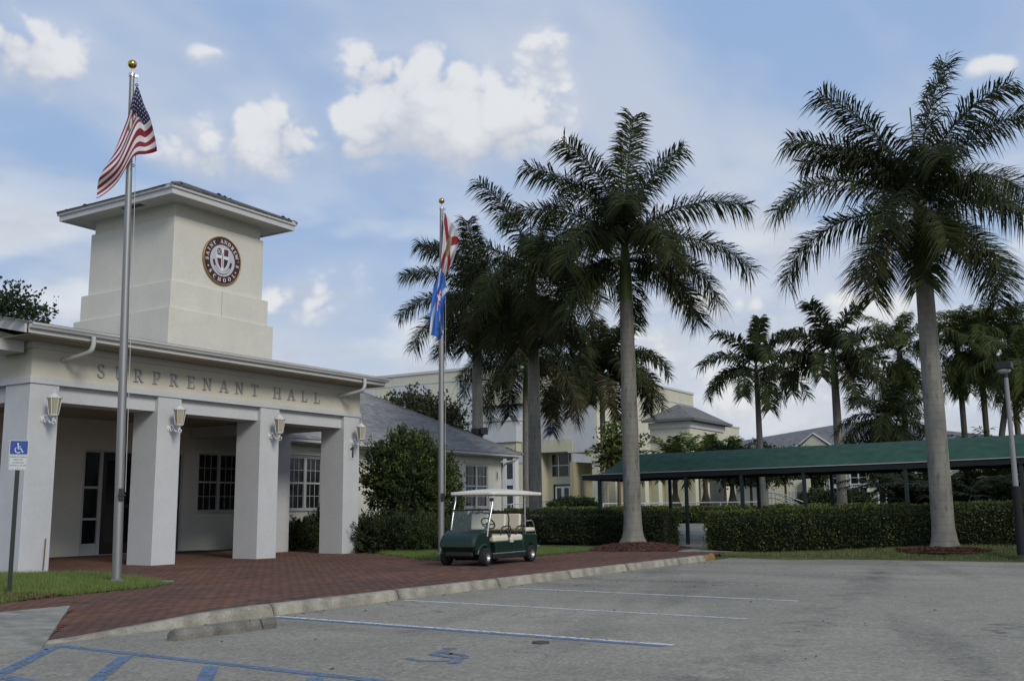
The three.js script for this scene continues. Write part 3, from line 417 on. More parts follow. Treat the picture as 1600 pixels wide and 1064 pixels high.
// ---- office wing to the right of the hall
const wing = thing('office_wing', 'low cream wing with grey hipped shingle roof behind the shrubs', 'building');
{
  const z = -26.2, ops = [[26.78, 28.48, 1.49, 3.38], [37.78, 39.58, 1.53, 3.42]];
  mesh('wall', [...wallOpen(26.66, 40.7, 0.02, 3.86, z - 0.3, z, ops), bx(26.66, 26.74, 0.02, 3.86, -28.5, z - 0.3), bx(40.4, 40.7, 0.02, 3.86, -40.2, z - 0.3), bx(27.7, 40.4, 0.02, 3.86, -40.5, -40.2)], M.inner, wing);
  windowUnit(wing, 26.78, 28.48, 1.49, 3.38, z, 2, 3, 2); windowUnit(wing, 37.78, 39.58, 1.53, 3.42, z, 2, 3, 2);
  mesh('window_hood', [bx(26.65, 28.62, 3.44, 3.52, z, z + 0.09), bx(37.62, 39.75, 3.49, 3.57, z, z + 0.09)], M.inner, wing);
  mesh('soffit', bx(25.0, 41.2, 3.8, 3.83, z, -25.54), M.soffit, wing);
  mesh('gutter', [bx(24.9, 41.35, 3.84, 3.96, -25.54, -25.43), bx(41.24, 41.35, 3.84, 3.96, -41, -25.54)], M.trim, wing);
  mesh('downspout', [tube([[41.1, 3.86, -25.5], [41.05, 3.7, -25.6], [40.82, 3.5, -26.1], [40.76, 3.3, -26.14], [40.76, 0.3, -26.14]], 0.045, 8, 30)], M.trim, wing);
  mesh('number_plate', bx(40.2, 40.42, 2.75, 3.2, z, z + 0.02), M.trim, wing, true); mesh('numeral', [bx(40.28, 40.34, 2.84, 3.12, z + 0.02, z + 0.026)], M.black, wing);
  const p = 0.53, y0 = 3.95, xr = 41.4, zf = -25.4, run = 7.2, ry = y0 + p * run, roof = group('roof', wing);
  mesh('roof_deck', rawGeo([24.9, y0, zf, xr, y0, zf, xr - run, ry, zf - run, 24.9, y0, zf, xr - run, ry, zf - run, 24.9, ry, zf - run, xr, y0, zf, xr, y0, zf - 2 * run, xr - run, ry, zf - run, xr, y0, zf - 2 * run, 24.9, y0, zf - 2 * run, 24.9, ry, zf - run, xr, y0, zf - 2 * run, 24.9, ry, zf - run, xr - run, ry, zf - run]), std(0.17, 0.17, 0.165, 0.95, { side: THREE.DoubleSide }), roof);
  const S = V(0, p, -1).normalize(), sl = run * Math.hypot(1, p);
  mesh('shingles', mergeGeometries([shingles(V(24.9, y0, zf), V(1, 0, 0), S, xr - 24.9, sl, (u, s) => u < xr - 24.9 - s / sl * run && u > 0, 81, [0.285, 0.28, 0.27], 0.4), shingles(V(xr, y0, zf), V(0, 0, -1), V(-1, p, 0).normalize(), 2 * run, sl, (u, s) => u > s / sl * run && u < 2 * run - s / sl * run, 82, [0.285, 0.28, 0.27], 0.4)]), M.shingle, roof, true).userData.kind = 'stuff';
  mesh('hip_cap', [bar([xr, y0, zf], [xr - run, ry, zf - run], 0.07, 6), bar([24.9, ry, zf - run], [xr - run, ry, zf - run], 0.07, 6)], std(0.22, 0.215, 0.21, 0.95), roof);
  pname(wing);
}
// ---- tall hall far behind, its entrance block and side colonnade. Local x is world z, local z points to world -x
const aud = thing('auditorium', 'large pale blue and cream auditorium with recessed entrance behind the palms', 'building', [78, 0, 0], -Math.PI / 2);
{
  const tx = -47.4, L = -112, zf = -4;
  mesh('wall', [bx(L, tx, 0.5, 15.0, -39, zf)], M.hallCream, aud);
  mesh('parapet', [bx(L, tx + 0.12, 15.0, 15.25, -39.1, zf + 0.12)], M.trim, aud);
  mesh('band', [bx(L, tx, 14.0, 14.14, zf, zf + 0.06), bx(L, tx, 9.3, 9.42, zf, zf + 0.07), bx(tx, tx + 0.06, 13.6, 13.74, -39, zf), bx(tx, tx + 0.06, 10.9, 11.02, -39, zf)], M.trim, aud);
  const P = []; for (const [a, b] of [[-72, -68.5], [-66.2, -61], [-57.8, -54.6], [-52, -49.5]]) mesh('blue_panel', bx(a, b, 9.5, 13.95, zf, zf + 0.045), M.blueWall, aud);
  const vents = []; for (let k = 0; k < 4; k++) vents.push(bx(tx, tx + 0.05, 11.9, 12.7, -26.6 - k * 3 - 0.25, -26.6 - k * 3 + 0.25)); mesh('vent', vents, M.dark, aud);
  const seams = []; for (let k = 0; k < 6; k++) seams.push(bx(tx, tx + 0.012, 11.1, 14.95, -10 - k * 5, -10 - k * 5 + 0.06)); mesh('panel_joint', seams, M.greyWall, aud);
  // entrance block, face at local z = 0
  mesh('block_wall', wallOpen(-110, -40.6, 0.4, 10.6, -3.9, 0, [[-46.25, -42.85, 1.0, 6.35]]), M.blueWall, aud);
  for (const g of [bx(-50, -46.25, 0.4, 5.4, 0, 0.05), bx(-42.85, -40.58, 0.4, 5.4, 0, 0.05)]) mesh('block_lower_wall', g, M.hallCream, aud);
  mesh('lintel', bx(-46.25, -42.85, 6.35, 7.45, 0, 0.06), M.hallYellow, aud);
  mesh('cornice', [bx(-52, -40.3, 10.6, 10.8, -4, 0.35)], M.black, aud);
  mesh('roof_parapet', [bx(-52, -40.6, 10.8, 11.6, -3.9, -0.2)], M.hallYellow, aud);
  mesh('end_wall', [bx(-40.6, -40.4, 0.4, 10.6, -3.9, 0.0)], M.paleYellow, aud);
  mesh('recess_wall', [bx(-46.45, -42.65, 0.6, 6.4, -2, -1.4)], M.hallYellow, aud);
  for (const x of [-46.25, -43.0]) mesh('recess_side', bx(x, x + 0.14, 1.0, 6.35, -1.4, -0.02), M.hallYellow, aud);
  const w = group('entrance_window', aud); mesh('pane', [bx(-45.7, -43.6, 4.3, 6.2, -1.4, -1.36)], M.glass, w); mesh('mullion', [bx(-45.06, -44.98, 4.3, 6.2, -1.36, -1.3), bx(-44.0, -43.93, 4.3, 6.2, -1.36, -1.3), bx(-45.7, -45.06, 5.2, 5.27, -1.36, -1.31), bx(-44.98, -44.0, 5.2, 5.27, -1.36, -1.31)], M.rail, w);
  const dr = group('door', aud); mesh('pane', [bx(-45.6, -43.5, 1.0, 3.6, -1.4, -1.36)], M.glass, dr); mesh('frame', [-45.3, -44.7, -44.55, -43.95].map((x) => bx(x - 0.07, x + 0.07, 1.0, 3.4, -1.36, -1.28)).concat([bx(-45.23, -44.77, 3.26, 3.4, -1.36, -1.29), bx(-44.48, -44.02, 3.26, 3.4, -1.36, -1.29)]), M.rail, dr);
  // bay with its deep white band
  mesh('bay_wall', [bx(-60, -47.9, 7.35, 9.25, 0, 1.1), bx(-60, -48.15, 6.55, 7.35, 0, 0.8)], M.blueWall, aud).userData.label = 'white band round the projecting bay';
  mesh('bay_frieze', [bx(-60, -48.1, 6.5, 7.3, 0.8, 0.9), bx(-48.15, -48.05, 6.5, 7.3, 0, 0.9)], M.hallYellow, aud);
  mesh('bay_cap', [bx(-60, -47.8, 9.25, 9.4, 0, 1.2)], M.trim, aud);
  const bw = group('bay_window', aud); const bz = 0.5;
  mesh('pane', [bx(-53, -48.6, 1.2, 6.5, 0, bz)], M.glass, bw);
  mesh('mullion', [bx(-49.62, -49.3, 1.2, 6.5, bz, bz + 0.12), bx(-48.6, -48.35, 1.2, 6.5, 0, bz + 0.12), bx(-51.7, -51.4, 1.2, 6.5, bz, bz + 0.12), bx(-53, -51.7, 3.55, 4.1, bz, bz + 0.09), bx(-51.4, -49.62, 3.55, 4.1, bz, bz + 0.09), bx(-49.3, -48.6, 3.55, 4.1, bz, bz + 0.09), bx(-51.4, -49.62, 5.6, 5.75, bz, bz + 0.08), bx(-49.3, -48.6, 5.6, 5.75, bz, bz + 0.08)], M.rail, bw);
  mesh('pilaster', [bx(-48.35, -46.9, 5.5, 10.6, 0, 0.08)], M.blueWall, aud);
  // low block running on to the right
  mesh('low_wing', [bx(-56, tx + 0.3, 0.9, 11.8, -54, -39.2)], M.hallCream, aud); mesh('low_wing_parapet', [bx(-56.1, tx + 0.4, 11.8, 12.0, -54.1, -39.2)], M.trim, aud);
  pname(aud);
}
// white crest and bin at the entrance
{ const t = thing('wall_crest', 'dark blue shield crest on the pale wall above the entrance', 'crest', [77.93, 8.2, -45.0], -Math.PI / 2); t.scale.setScalar(0.62); mesh('shield', extr([[-0.42, 0.55], [0.42, 0.55], [0.42, -0.1], [0.25, -0.45], [0, -0.65], [-0.25, -0.45], [-0.42, -0.1]], 0.06, 0.01), std(0.012, 0.03, 0.12, 0.5), t); mesh('chevron', [bx(-0.28, 0.28, 0.06, 0.13, 0.06, 0.075)], M.blueWall, t); pname(t); }
{ const t = thing('litter_bin', 'dark round litter bin beside the auditorium entrance', 'bin', [77.3, 1.05, -42.9]); mesh('body', new THREE.LatheGeometry([[0, 0], [0.36, 0], [0.42, 0.06], [0.44, 0.8], [0.46, 0.84], [0.44, 0.9]].map((p) => new THREE.Vector2(...p)), 24), M.black, t); mesh('lid', new THREE.LatheGeometry([[0.45, 0.9], [0.36, 1.02], [0.15, 1.08], [0.1, 1.02]].map((p) => new THREE.Vector2(...p)), 24), std(0.03, 0.03, 0.03, 0.5), t); pname(t); }
// ---- colonnade and the hip-roofed annex behind it
{
  const t = thing('covered_colonnade', 'cream colonnade of slender piers before shaded bays under the canopy line', 'colonnade', [69.6, 0, -36]);
  for (let k = 0; k < 9; k++) mesh('pier', rb(k * 2.72, k * 2.72 + 0.75, 0.9, 5.0, -0.6, 0, 0.02), M.paleYellow, t);
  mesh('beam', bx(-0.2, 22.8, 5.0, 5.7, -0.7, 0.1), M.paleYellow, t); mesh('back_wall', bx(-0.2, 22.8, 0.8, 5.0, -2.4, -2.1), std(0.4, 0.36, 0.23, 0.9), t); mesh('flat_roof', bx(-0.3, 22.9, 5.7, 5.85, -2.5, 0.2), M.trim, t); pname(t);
}
{
  const t = thing('hipped_annex', 'cream annex with grey hipped roof above the small palms', 'building', [90, 0, -36.6]);
  mesh('wall', [bx(0.5, 9.3, 0.9, 9.5, -4.6, -0.5)], M.hallCream, t); mesh('frieze', [bx(0.35, 9.45, 8.9, 9.5, -4.7, -0.35)], M.trim, t);
  const e = 9.75; mesh('roof', rawGeo([-0.2, e, 0.2, 9.8, e, 0.2, 6.8, e + 1.6, -2.4, -0.2, e, 0.2, 6.8, e + 1.6, -2.4, 2.3, e + 1.6, -2.4, 9.8, e, 0.2, 9.8, e, -5, 6.8, e + 1.6, -2.4, -0.2, e, -5, -0.2, e, 0.2, 2.3, e + 1.6, -2.4, 9.8, e, -5, -0.2, e, -5, 2.3, e + 1.6, -2.4, 9.8, e, -5, 2.3, e + 1.6, -2.4, 6.8, e + 1.6, -2.4]), std(0.22, 0.22, 0.22, 0.95, { side: THREE.DoubleSide, map: concreteTex }), t);
  mesh('eave_board', [bx(-0.3, 9.9, e - 0.25, e, 0.1, 0.28), bx(-0.3, -0.15, e - 0.25, e, -5.1, 0.1), bx(9.75, 9.9, e - 0.25, e, -5.1, 0.1)], std(0.12, 0.11, 0.11, 0.7), t); pname(t);
}
// ---- far classroom building on the right
{
  const t = thing('classroom_building', 'grey roofed classroom building with a small gable beyond the canopy', 'building', [92, 0, 0], -Math.PI / 2);
  mesh('wall', [bx(-34, -25.3, 0.8, 6.3, -14, -1.5)], M.greyWall, t); mesh('front_wall', wallOpen(-25.3, -8, 0.8, 6.3, -14, 0, []), M.paleYellow, t);
  const roof = group('roof', t); const R = (a) => rawGeo(a); const m = std(0.21, 0.215, 0.235, 0.95, { side: THREE.DoubleSide, map: concreteTex });
  mesh('slope', R([-35, 6.3, 0.8, -7, 6.3, 0.8, -24, 9.3, -7, -35, 6.3, 0.8, -24, 9.3, -7, -35, 8.0, -7, -7, 6.3, 0.8, -7, 6.3, -14, -24, 9.3, -7, -35, 6.3, -14, -7, 6.3, -14, -24, 9.3, -7]), m, roof);
  mesh('gable', [extr([[-27.2, 6.3], [-23.9, 6.3], [-25.55, 7.62]], 1.6).translate(0, 0, 0)], M.hallCream, t);
  mesh('gable_trim', [bar([-27.5, 6.35, 1.64], [-25.55, 7.78, 1.64], 0.09, 6), bar([-25.55, 7.78, 1.64], [-23.6, 6.35, 1.64], 0.09, 6)], M.frame, t); mesh('gable_roof', R([-27.6, 6.35, 1.7, -25.55, 7.82, 1.7, -25.55, 7.82, -3, -27.6, 6.35, 1.7, -25.55, 7.82, -3, -27.6, 6.35, -3, -23.5, 6.35, 1.7, -25.55, 7.82, -3, -25.55, 7.82, 1.7, -23.5, 6.35, 1.7, -23.5, 6.35, -3, -25.55, 7.82, -3]), m, roof);
  mesh('eave_trim', bx(-35, -7, 6.05, 6.3, 0.02, 0.75), M.frame, t);
  for (const [a, b] of [[-24.7, -23.5], [-22.9, -21.6], [-20.6, -19.4], [-17, -15.6]]) {
    const w = group('window', t); mesh('pane', bx(a, b, 3.35, 4.9, 0, 0.05), M.glass, w); const F = [bx(a - 0.12, a, 0.9, 5.05, 0, 0.12), bx(b, b + 0.12, 0.9, 5.05, 0, 0.12), bx(a, b, 4.9, 5.05, 0, 0.12), bx(a, b, 3.0, 3.35, 0, 0.12), bx((a + b) / 2 - 0.05, (a + b) / 2 + 0.05, 3.35, 4.9, 0.05, 0.1)];
    for (let k = 1; k < 3; k++) F.push(bx(a, (a + b) / 2 - 0.05, 3.35 + k * 0.52 - 0.02, 3.35 + k * 0.52 + 0.02, 0.05, 0.09), bx((a + b) / 2 + 0.05, b, 3.35 + k * 0.52 - 0.02, 3.35 + k * 0.52 + 0.02, 0.05, 0.09)); mesh('frame', F, M.rail, w);
    const d = group('door', t); mesh('pane', bx(a, b, 0.95, 3.0, 0, 0.04), M.glass, d); mesh('frame', bx((a + b) / 2 - 0.1, (a + b) / 2 + 0.1, 0.95, 3.0, 0.04, 0.1), M.rail, d);
  }
  pname(t);
}
{ const t = thing('garden_wall', 'low cream wall with a pale gate beyond the canopy posts', 'wall', [76.6, 0, -23.6], -Math.PI / 2 + 0.25); mesh('wall', [rb(-1.6, 1.1, 0.9, 3.4, -0.3, 0, 0.02), rb(1.1, 1.5, 0.9, 3.45, -0.35, 0.6, 0.02)], M.paleYellow, t); mesh('gate_panel', [0, 1, 2, 3, 4].map((k) => bx(-0.05 + k * 0.22, 0.14 + k * 0.22, 1.0, 2.55, 0, 0.05)), M.frame, t); pname(t); }
// ---------------------------------------------------------------- signs and fittings on the hall
const serif = await new FontLoader().loadAsync('fonts/droid/droid_serif_regular.typeface.json');
const sansB = await new FontLoader().loadAsync('fonts/droid/droid_sans_bold.typeface.json');
{
  const t = thing('hall_name_sign', 'row of raised grey serif letters along the portico frieze', 'lettering', [0, 4.63, -21.3]), word = 'SURPRENANTHALL', X = [15.36, 15.9, 16.43, 16.97, 17.52, 18.07, 18.62, 19.2, 19.75, 20.32, 21.19, 21.76, 22.3, 22.84];
  const mat = std(0.32, 0.32, 0.32, 0.6);
  [...word].forEach((c, i) => { const g = new TextGeometry(c, { font: serif, size: 0.32, depth: 0.03, curveSegments: 6, bevelEnabled: false }); g.computeBoundingBox(); const b = g.boundingBox; g.translate(X[i] - (b.min.x + b.max.x) / 2, 0, 0.006); mesh('letter', g, mat, t); }); pname(t);
}
function canvas(w, h, f) { const c = document.createElement('canvas'); c.width = w; c.height = h; f(c.getContext('2d'), w, h); const t = new THREE.CanvasTexture(c); t.colorSpace = THREE.SRGBColorSpace; t.anisotropy = 8; return t; }
{
  const t = thing('school_emblem', 'round maroon and white school seal on the tower wall', 'emblem', [19.84, 8.55, -22.3]), R = 0.7;
  const face = canvas(1024, 1024, (g, w) => {
    const c = w / 2; g.fillStyle = '#d6d8da'; g.fillRect(0, 0, w, w); g.fillStyle = '#41222a'; g.beginPath(); g.arc(c, c, 512, 0, 7); g.fill(); g.fillStyle = '#bcbfc4'; g.beginPath(); g.arc(c, c, 352, 0, 7); g.fill(); g.lineWidth = 8; g.strokeStyle = '#8d7a4c'; g.beginPath(); g.arc(c, c, 352, 0, 7); g.stroke();
    g.fillStyle = '#e4e2dc'; g.font = 'bold 118px serif'; g.textAlign = 'center'; g.textBaseline = 'middle';
    const arc = (s, a0, a1, inv) => [...s].forEach((ch, i) => { const a = lerp(a0, a1, i / (s.length - 1)); g.save(); g.translate(c + 432 * Math.sin(a), c - 432 * Math.cos(a)); g.rotate(inv ? a + Math.PI : a); g.fillText(ch, 0, 0); g.restore(); });
    arc("SAINT ANDREW'S", -1.62, 1.7); arc('SCHOOL', Math.PI + 0.86, Math.PI - 0.86, true);
    for (const a of [-2.0, 2.05]) { g.beginPath(); g.arc(c + 432 * Math.sin(a), c - 432 * Math.cos(a), 17, 0, 7); g.fill(); }
    // shield quartered by a cross, with a ribbon below
    const sh = () => { g.beginPath(); g.moveTo(c - 168, 240); g.lineTo(c + 168, 240); g.lineTo(c + 168, 450); g.quadraticCurveTo(c + 150, 640, c, 730); g.quadraticCurveTo(c - 150, 640, c - 168, 450); g.closePath(); };
    sh(); g.save(); g.clip(); g.fillStyle = '#3d2f38'; g.fillRect(0, 0, w, w); g.fillStyle = '#5b2a35'; g.fillRect(c, 240, 200, 200); g.fillRect(c - 200, 440, 200, 320); g.fillStyle = '#dcdedf'; g.fillRect(c - 34, 200, 68, 560); g.fillRect(c - 200, 400, 400, 70); g.strokeStyle = '#b9bcc0'; g.lineWidth = 20; g.beginPath(); g.moveTo(c - 160, 250); g.lineTo(c - 40, 390); g.moveTo(c - 40, 250); g.lineTo(c - 160, 390); g.stroke(); g.fillStyle = '#5d4c2c'; g.fillRect(c - 9, 330, 18, 330); g.restore(); sh(); g.lineWidth = 12; g.strokeStyle = '#e9eaea'; g.stroke();
    g.lineWidth = 58; g.strokeStyle = '#3a2028'; g.beginPath(); g.moveTo(c - 250, 520); g.quadraticCurveTo(c - 190, 780, c, 800); g.quadraticCurveTo(c + 190, 780, c + 250, 520); g.stroke(); g.lineWidth = 34; g.strokeStyle = '#c9cccf'; g.beginPath(); g.moveTo(c - 205, 650); g.quadraticCurveTo(c - 150, 775, c, 790); g.quadraticCurveTo(c + 150, 775, c + 205, 650); g.stroke();
  });
  const d = new THREE.CylinderGeometry(R, R, 0.05, 64).rotateX(Math.PI / 2).translate(0, 0, 0.025); mesh('disc', d, std(0.28, 0.2, 0.06, 0.5, { metalness: 0.4 }), t);
  mesh('printed_face', new THREE.CircleGeometry(R - 0.03, 64).translate(0, 0, 0.054), std(1, 1, 1, 0.45, { map: face }), t, true); mesh('rim', new THREE.TorusGeometry(R - 0.012, 0.02, 8, 64).translate(0, 0, 0.052), std(0.33, 0.25, 0.09, 0.4, { metalness: 0.5 }), t); pname(t);
}
function lantern(x, label) {
  const t = thing('wall_lantern', label, 'lantern', [x, 3.42, -21.3], 0, 'white lanterns on the portico columns'), m = std(0.72, 0.72, 0.7, 0.4), glass = std(0.42, 0.38, 0.26, 0.25);
  mesh('wall_plate', [cyl(0.075, 0.075, 0, 0.025, 0, 0, 20).rotateX(Math.PI / 2).translate(0, 0.12, 0), cyl(0.045, 0.03, 0.025, 0.06).rotateX(Math.PI / 2).translate(0, 0.12, 0)], m, t);
  mesh('bracket', [tube([[0, 0.14, 0.04], [0, 0.2, 0.1], [0, 0.14, 0.18], [0, 0.05, 0.24], [0, 0.02, 0.32], [0, 0.07, 0.38], [0, 0.14, 0.38]], 0.022, 8, 30), tube([[0, 0.1, 0.04], [0, 0.04, 0.1], [0, 0.08, 0.16], [0, 0.12, 0.13]], 0.014, 6, 18), tube([[0, 0.03, 0.34], [0, -0.02, 0.42], [0, 0.04, 0.47], [0, 0.08, 0.43]], 0.014, 6, 18)], m, t);
  const L = [0, 0, 0.38], hex = (r0, r1, y0, y1) => new THREE.CylinderGeometry(r1, r0, y1 - y0, 6).translate(L[0], (y0 + y1) / 2, L[2]);
  mesh('base', [hex(0.035, 0.09, 0.13, 0.18), hex(0.105, 0.105, 0.18, 0.2)], m, t);
  mesh('cap', [hex(0.165, 0.165, 0.56, 0.58), hex(0.17, 0.06, 0.58, 0.665), hex(0.06, 0.02, 0.665, 0.69), new THREE.SphereGeometry(0.02, 10, 8).translate(0, 0.71, 0.38), cyl(0.008, 0.004, 0.72, 0.79, 0, 0.38, 8)], m, t);
  const ribs = []; for (let k = 0; k < 6; k++) { const a = (k + 0.5) * Math.PI / 3 + Math.PI / 6, c = Math.sin(a), s = Math.cos(a); ribs.push(bar([c * 0.1, 0.2, 0.38 + s * 0.1], [c * 0.15, 0.56, 0.38 + s * 0.15], 0.009, 6)); } mesh('cage', ribs, m, t);
  mesh('lamp_glass', hex(0.092, 0.14, 0.2, 0.56), glass, t); pname(t);
}
['white lantern on the column behind the accessible parking sign', 'white lantern on the second column, right of the tall flagpole', 'white lantern on the third column, beside the large windows', 'white lantern on the end column above the numeral plaque'].forEach((l, i) => lantern(13.57 + 3.51 * i + 0.36, l));
{ const t = thing('number_plaque', 'small white plaque with black numeral on the end column', 'plaque', [24.43, 3.0, -21.3]); mesh('plate', rb(-0.12, 0.14, 0, 0.46, 0, 0.012, 0.004), M.frame, t); const g = new TextGeometry('1', { font: sansB, size: 0.34, depth: 0.006, curveSegments: 3 }); g.computeBoundingBox(); g.translate(-g.boundingBox.min.x - 0.06, 0.06, 0.013); mesh('numeral', g, M.black, t); pname(t); }
tag(mesh('wall_stake', [bar([14.13, 0.2, -21.24], [14.16, 0.88, -21.26], 0.014, 6)], std(0.2, 0.12, 0.07, 0.8)), 'thin brown stake leaning against the first column', 'stake');
tag(mesh('door_mat', rb(21.9, 24.2, 0.142, 0.165, -27.9, -26.6, 0.008), std(0.02, 0.02, 0.02, 1, { bumpMap: grit, bumpScale: 0.004 })), 'dark door mat on the bricks inside the portico', 'mat');
tag(mesh('garden_tap', [bar([24.68, 0.3, -21.3], [24.68, 0.3, -21.2], 0.018, 8), bar([24.68, 0.31, -21.22], [24.68, 0.2, -21.2], 0.014, 8), bar([24.64, 0.36, -21.24], [24.72, 0.36, -21.24], 0.012, 6), bar([24.68, 0.3, -21.24], [24.68, 0.36, -21.24], 0.01, 6), bar([24.68, 0.1, -21.26], [24.68, 0.3, -21.26], 0.012, 6)], M.black), 'small tap low on the end column', 'tap');
// ---------------------------------------------------------------- flagpoles and flags
function flagpole(label, x, y, z, h, r0, az, lean = 0) {
  const t = thing('flagpole', label, 'flagpole', [x, y, z], -az); t.rotation.z = lean * D2R;
  const pr = []; for (let k = 0; k <= 16; k++) pr.push(new THREE.Vector2(lerp(r0, r0 * 0.55, Math.pow(k / 16, 1.6)), h * k / 16)); mesh('pole', new THREE.LatheGeometry(pr, 24), M.alu, t);
  mesh('ground_collar', new THREE.LatheGeometry([[r0 + 0.07, 0], [r0 + 0.07, 0.02], [r0 + 0.02, 0.06], [r0, 0.08]].map((p) => new THREE.Vector2(...p)), 24), M.alu, t);
  const rt2 = r0 * 0.55; mesh('truck', [cyl(rt2 + 0.015, rt2 + 0.015, h - 0.02, h + 0.05, 0, 0, 16), bx(rt2, rt2 + 0.07, h - 0.03, h + 0.02, -0.02, 0.02)], M.chrome, t);
  mesh('finial_ball', [new THREE.SphereGeometry(0.088, 24, 16).translate(0, h + 0.24, 0), cyl(0.012, 0.012, h + 0.05, h + 0.17, 0, 0, 8)], M.gold, t);
  mesh('halyard', [tube([[rt2 + 0.05, h, 0.02], [rt2 + 0.07, h * 0.7, 0.03], [r0 + 0.03, h * 0.4, 0.03], [r0 + 0.02, 1.65, 0.05]], 0.006, 5, 30)], M.frame, t);
  mesh('cleat_box', [rb(-0.01, 0.09, 1.5, 1.72, r0 - 0.03, r0 + 0.05, 0.01), bx(-0.03, 0.11, 1.58, 1.61, r0 + 0.05, r0 + 0.07)], M.black, t);
  pname(t); return t;
}
const AZ1 = 37.1 * D2R, AZ2 = 53.9 * D2R;
flagpole('tall silver flagpole in front of the second portico column', 12.44, 0.15, -16.45, 9.85, 0.086, AZ1, 1.15);
flagpole('silver flagpole standing behind the golf cart', 23.83, 0.17, -17.38, 10.1, 0.092, AZ2);
// cloth from a net of points: rows run from hoist to fly, columns from the top edge to the bottom edge
function cloth(name, label, [x, y, z], az, net, fold, tex, grommets) {
  const t = thing(name, label, 'flag', [x, y, z], -az), nu = 64, nv = 48, P = [], uv = [], idx = [];
  const cr = (p0, p1, p2, p3, s) => 0.5 * (2 * p1 + (p2 - p0) * s + (2 * p0 - 5 * p1 + 4 * p2 - p3) * s * s + (3 * p1 - p0 - 3 * p2 + p3) * s ** 3);
  const curve = (A, s) => { const n = A.length - 1, q = clamp(s) * n, i = Math.min(n - 1, Math.floor(q)), f = q - i, e = (k) => A[clamp(k, 0, n)]; return cr(e(i - 1), e(i), e(i + 1), e(i + 2), f); };
  for (let j = 0; j <= nv; j++) for (let i = 0; i <= nu; i++) { const u = i / nu, v = j / nv; const X = curve(net.map((row) => curve(row.map((p) => p[0]), v)), u), Y = curve(net.map((row) => curve(row.map((p) => p[1]), v)), u); P.push(X, Y - y, fold(u, v)); uv.push(u, 1 - v); }
  for (let j = 0; j < nv; j++) for (let i = 0; i < nu; i++) { const a = j * (nu + 1) + i; idx.push(a, a + nu + 1, a + 1, a + 1, a + nu + 1, a + nu + 2); }
  mesh('cloth', rawGeo(P, uv, null, idx), new THREE.MeshPhysicalMaterial({ map: tex, roughness: 0.8, side: THREE.DoubleSide, transmission: 0.12, thickness: 0 }), t, true);
  mesh('hoist_clip', grommets.map(([a, b]) => new THREE.TorusGeometry(0.025, 0.008, 6, 14).translate(a, b - y, fold(0, 0.02))), M.black, t); pname(t);
}
const usTex = canvas(1024, 640, (g, w, h) => {
  for (let i = 0; i < 13; i++) { g.fillStyle = i % 2 ? '#d8d8da' : '#84202c'; g.fillRect(0, h * i / 13, w, h / 13 + 1); }
  g.fillStyle = '#22284e'; g.fillRect(0, 0, w * 0.4, h * 7 / 13); g.fillStyle = '#e2e3e6';
  for (let r = 0; r < 9; r++) for (let c = 0; c < (r % 2 ? 5 : 6); c++) { const X = w * 0.4 * ((c + (r % 2 ? 1 : 0.5)) / 6), Y = h * 7 / 13 * (r + 0.75) / 9.5; g.beginPath(); for (let k = 0; k < 10; k++) { const a = k * Math.PI / 5, q = k % 2 ? 6 : 15; g.lineTo(X + q * Math.sin(a), Y - q * Math.cos(a)); } g.fill(); }
});
cloth('national_flag', 'striped flag with starred blue canton hanging from the tall flagpole', [12.44 - 0.172 * Math.cos(AZ1), 8.8, -16.45 - 0.172 * Math.sin(AZ1)], AZ1, [[[0.07, 9.77], [0.2, 9.45], [0.34, 9.1], [0.44, 8.79], [0.51, 8.44]], [[0.01, 9.48], [0.1, 9.3], [0.24, 9.03], [0.3, 8.67], [0.3, 8.39]], [[-0.06, 9.09], [0.02, 9.06], [0.11, 9.0], [0.12, 8.57], [0.07, 8.24]], [[-0.18, 8.67], [-0.17, 8.42], [-0.18, 8.12], [-0.16, 7.94], [-0.19, 7.76]], [[-0.3, 8.27], [-0.41, 8.03], [-0.53, 7.75], [-0.545, 7.56], [-0.55, 7.38]]],
  (u, v) => 0.12 + 0.1 * Math.sin(u * 9 + v * 3) * (0.25 + v) + 0.14 * Math.sin(v * 8 + u * 5) * u * (1 - u * 0.4) + 0.05 * Math.sin(v * 15) * (1 - u), usTex, [[0.07, 9.76], [0.08, 8.1]]);
const saltireRed = canvas(640, 480, (g, w, h) => { g.fillStyle = '#d6d5d8'; g.fillRect(0, 0, w, h); g.strokeStyle = '#98222e'; g.lineWidth = 92; g.beginPath(); g.moveTo(0, 0); g.lineTo(w, h); g.moveTo(w, 0); g.lineTo(0, h); g.stroke(); const c = [w / 2, h / 2]; g.fillStyle = '#a98d56'; g.beginPath(); g.arc(...c, 104, 0, 7); g.fill(); g.fillStyle = '#7f8f80'; g.beginPath(); g.arc(...c, 82, 0, 7); g.fill(); g.fillStyle = '#8a6a2c'; g.beginPath(); g.arc(c[0] - 14, c[1] + 22, 44, 0, 7); g.fill(); g.fillStyle = '#b8562f'; g.fillRect(c[0] - 10, c[1] - 52, 34, 62); g.fillStyle = '#40532f'; g.fillRect(c[0] + 26, c[1] - 46, 18, 92); });
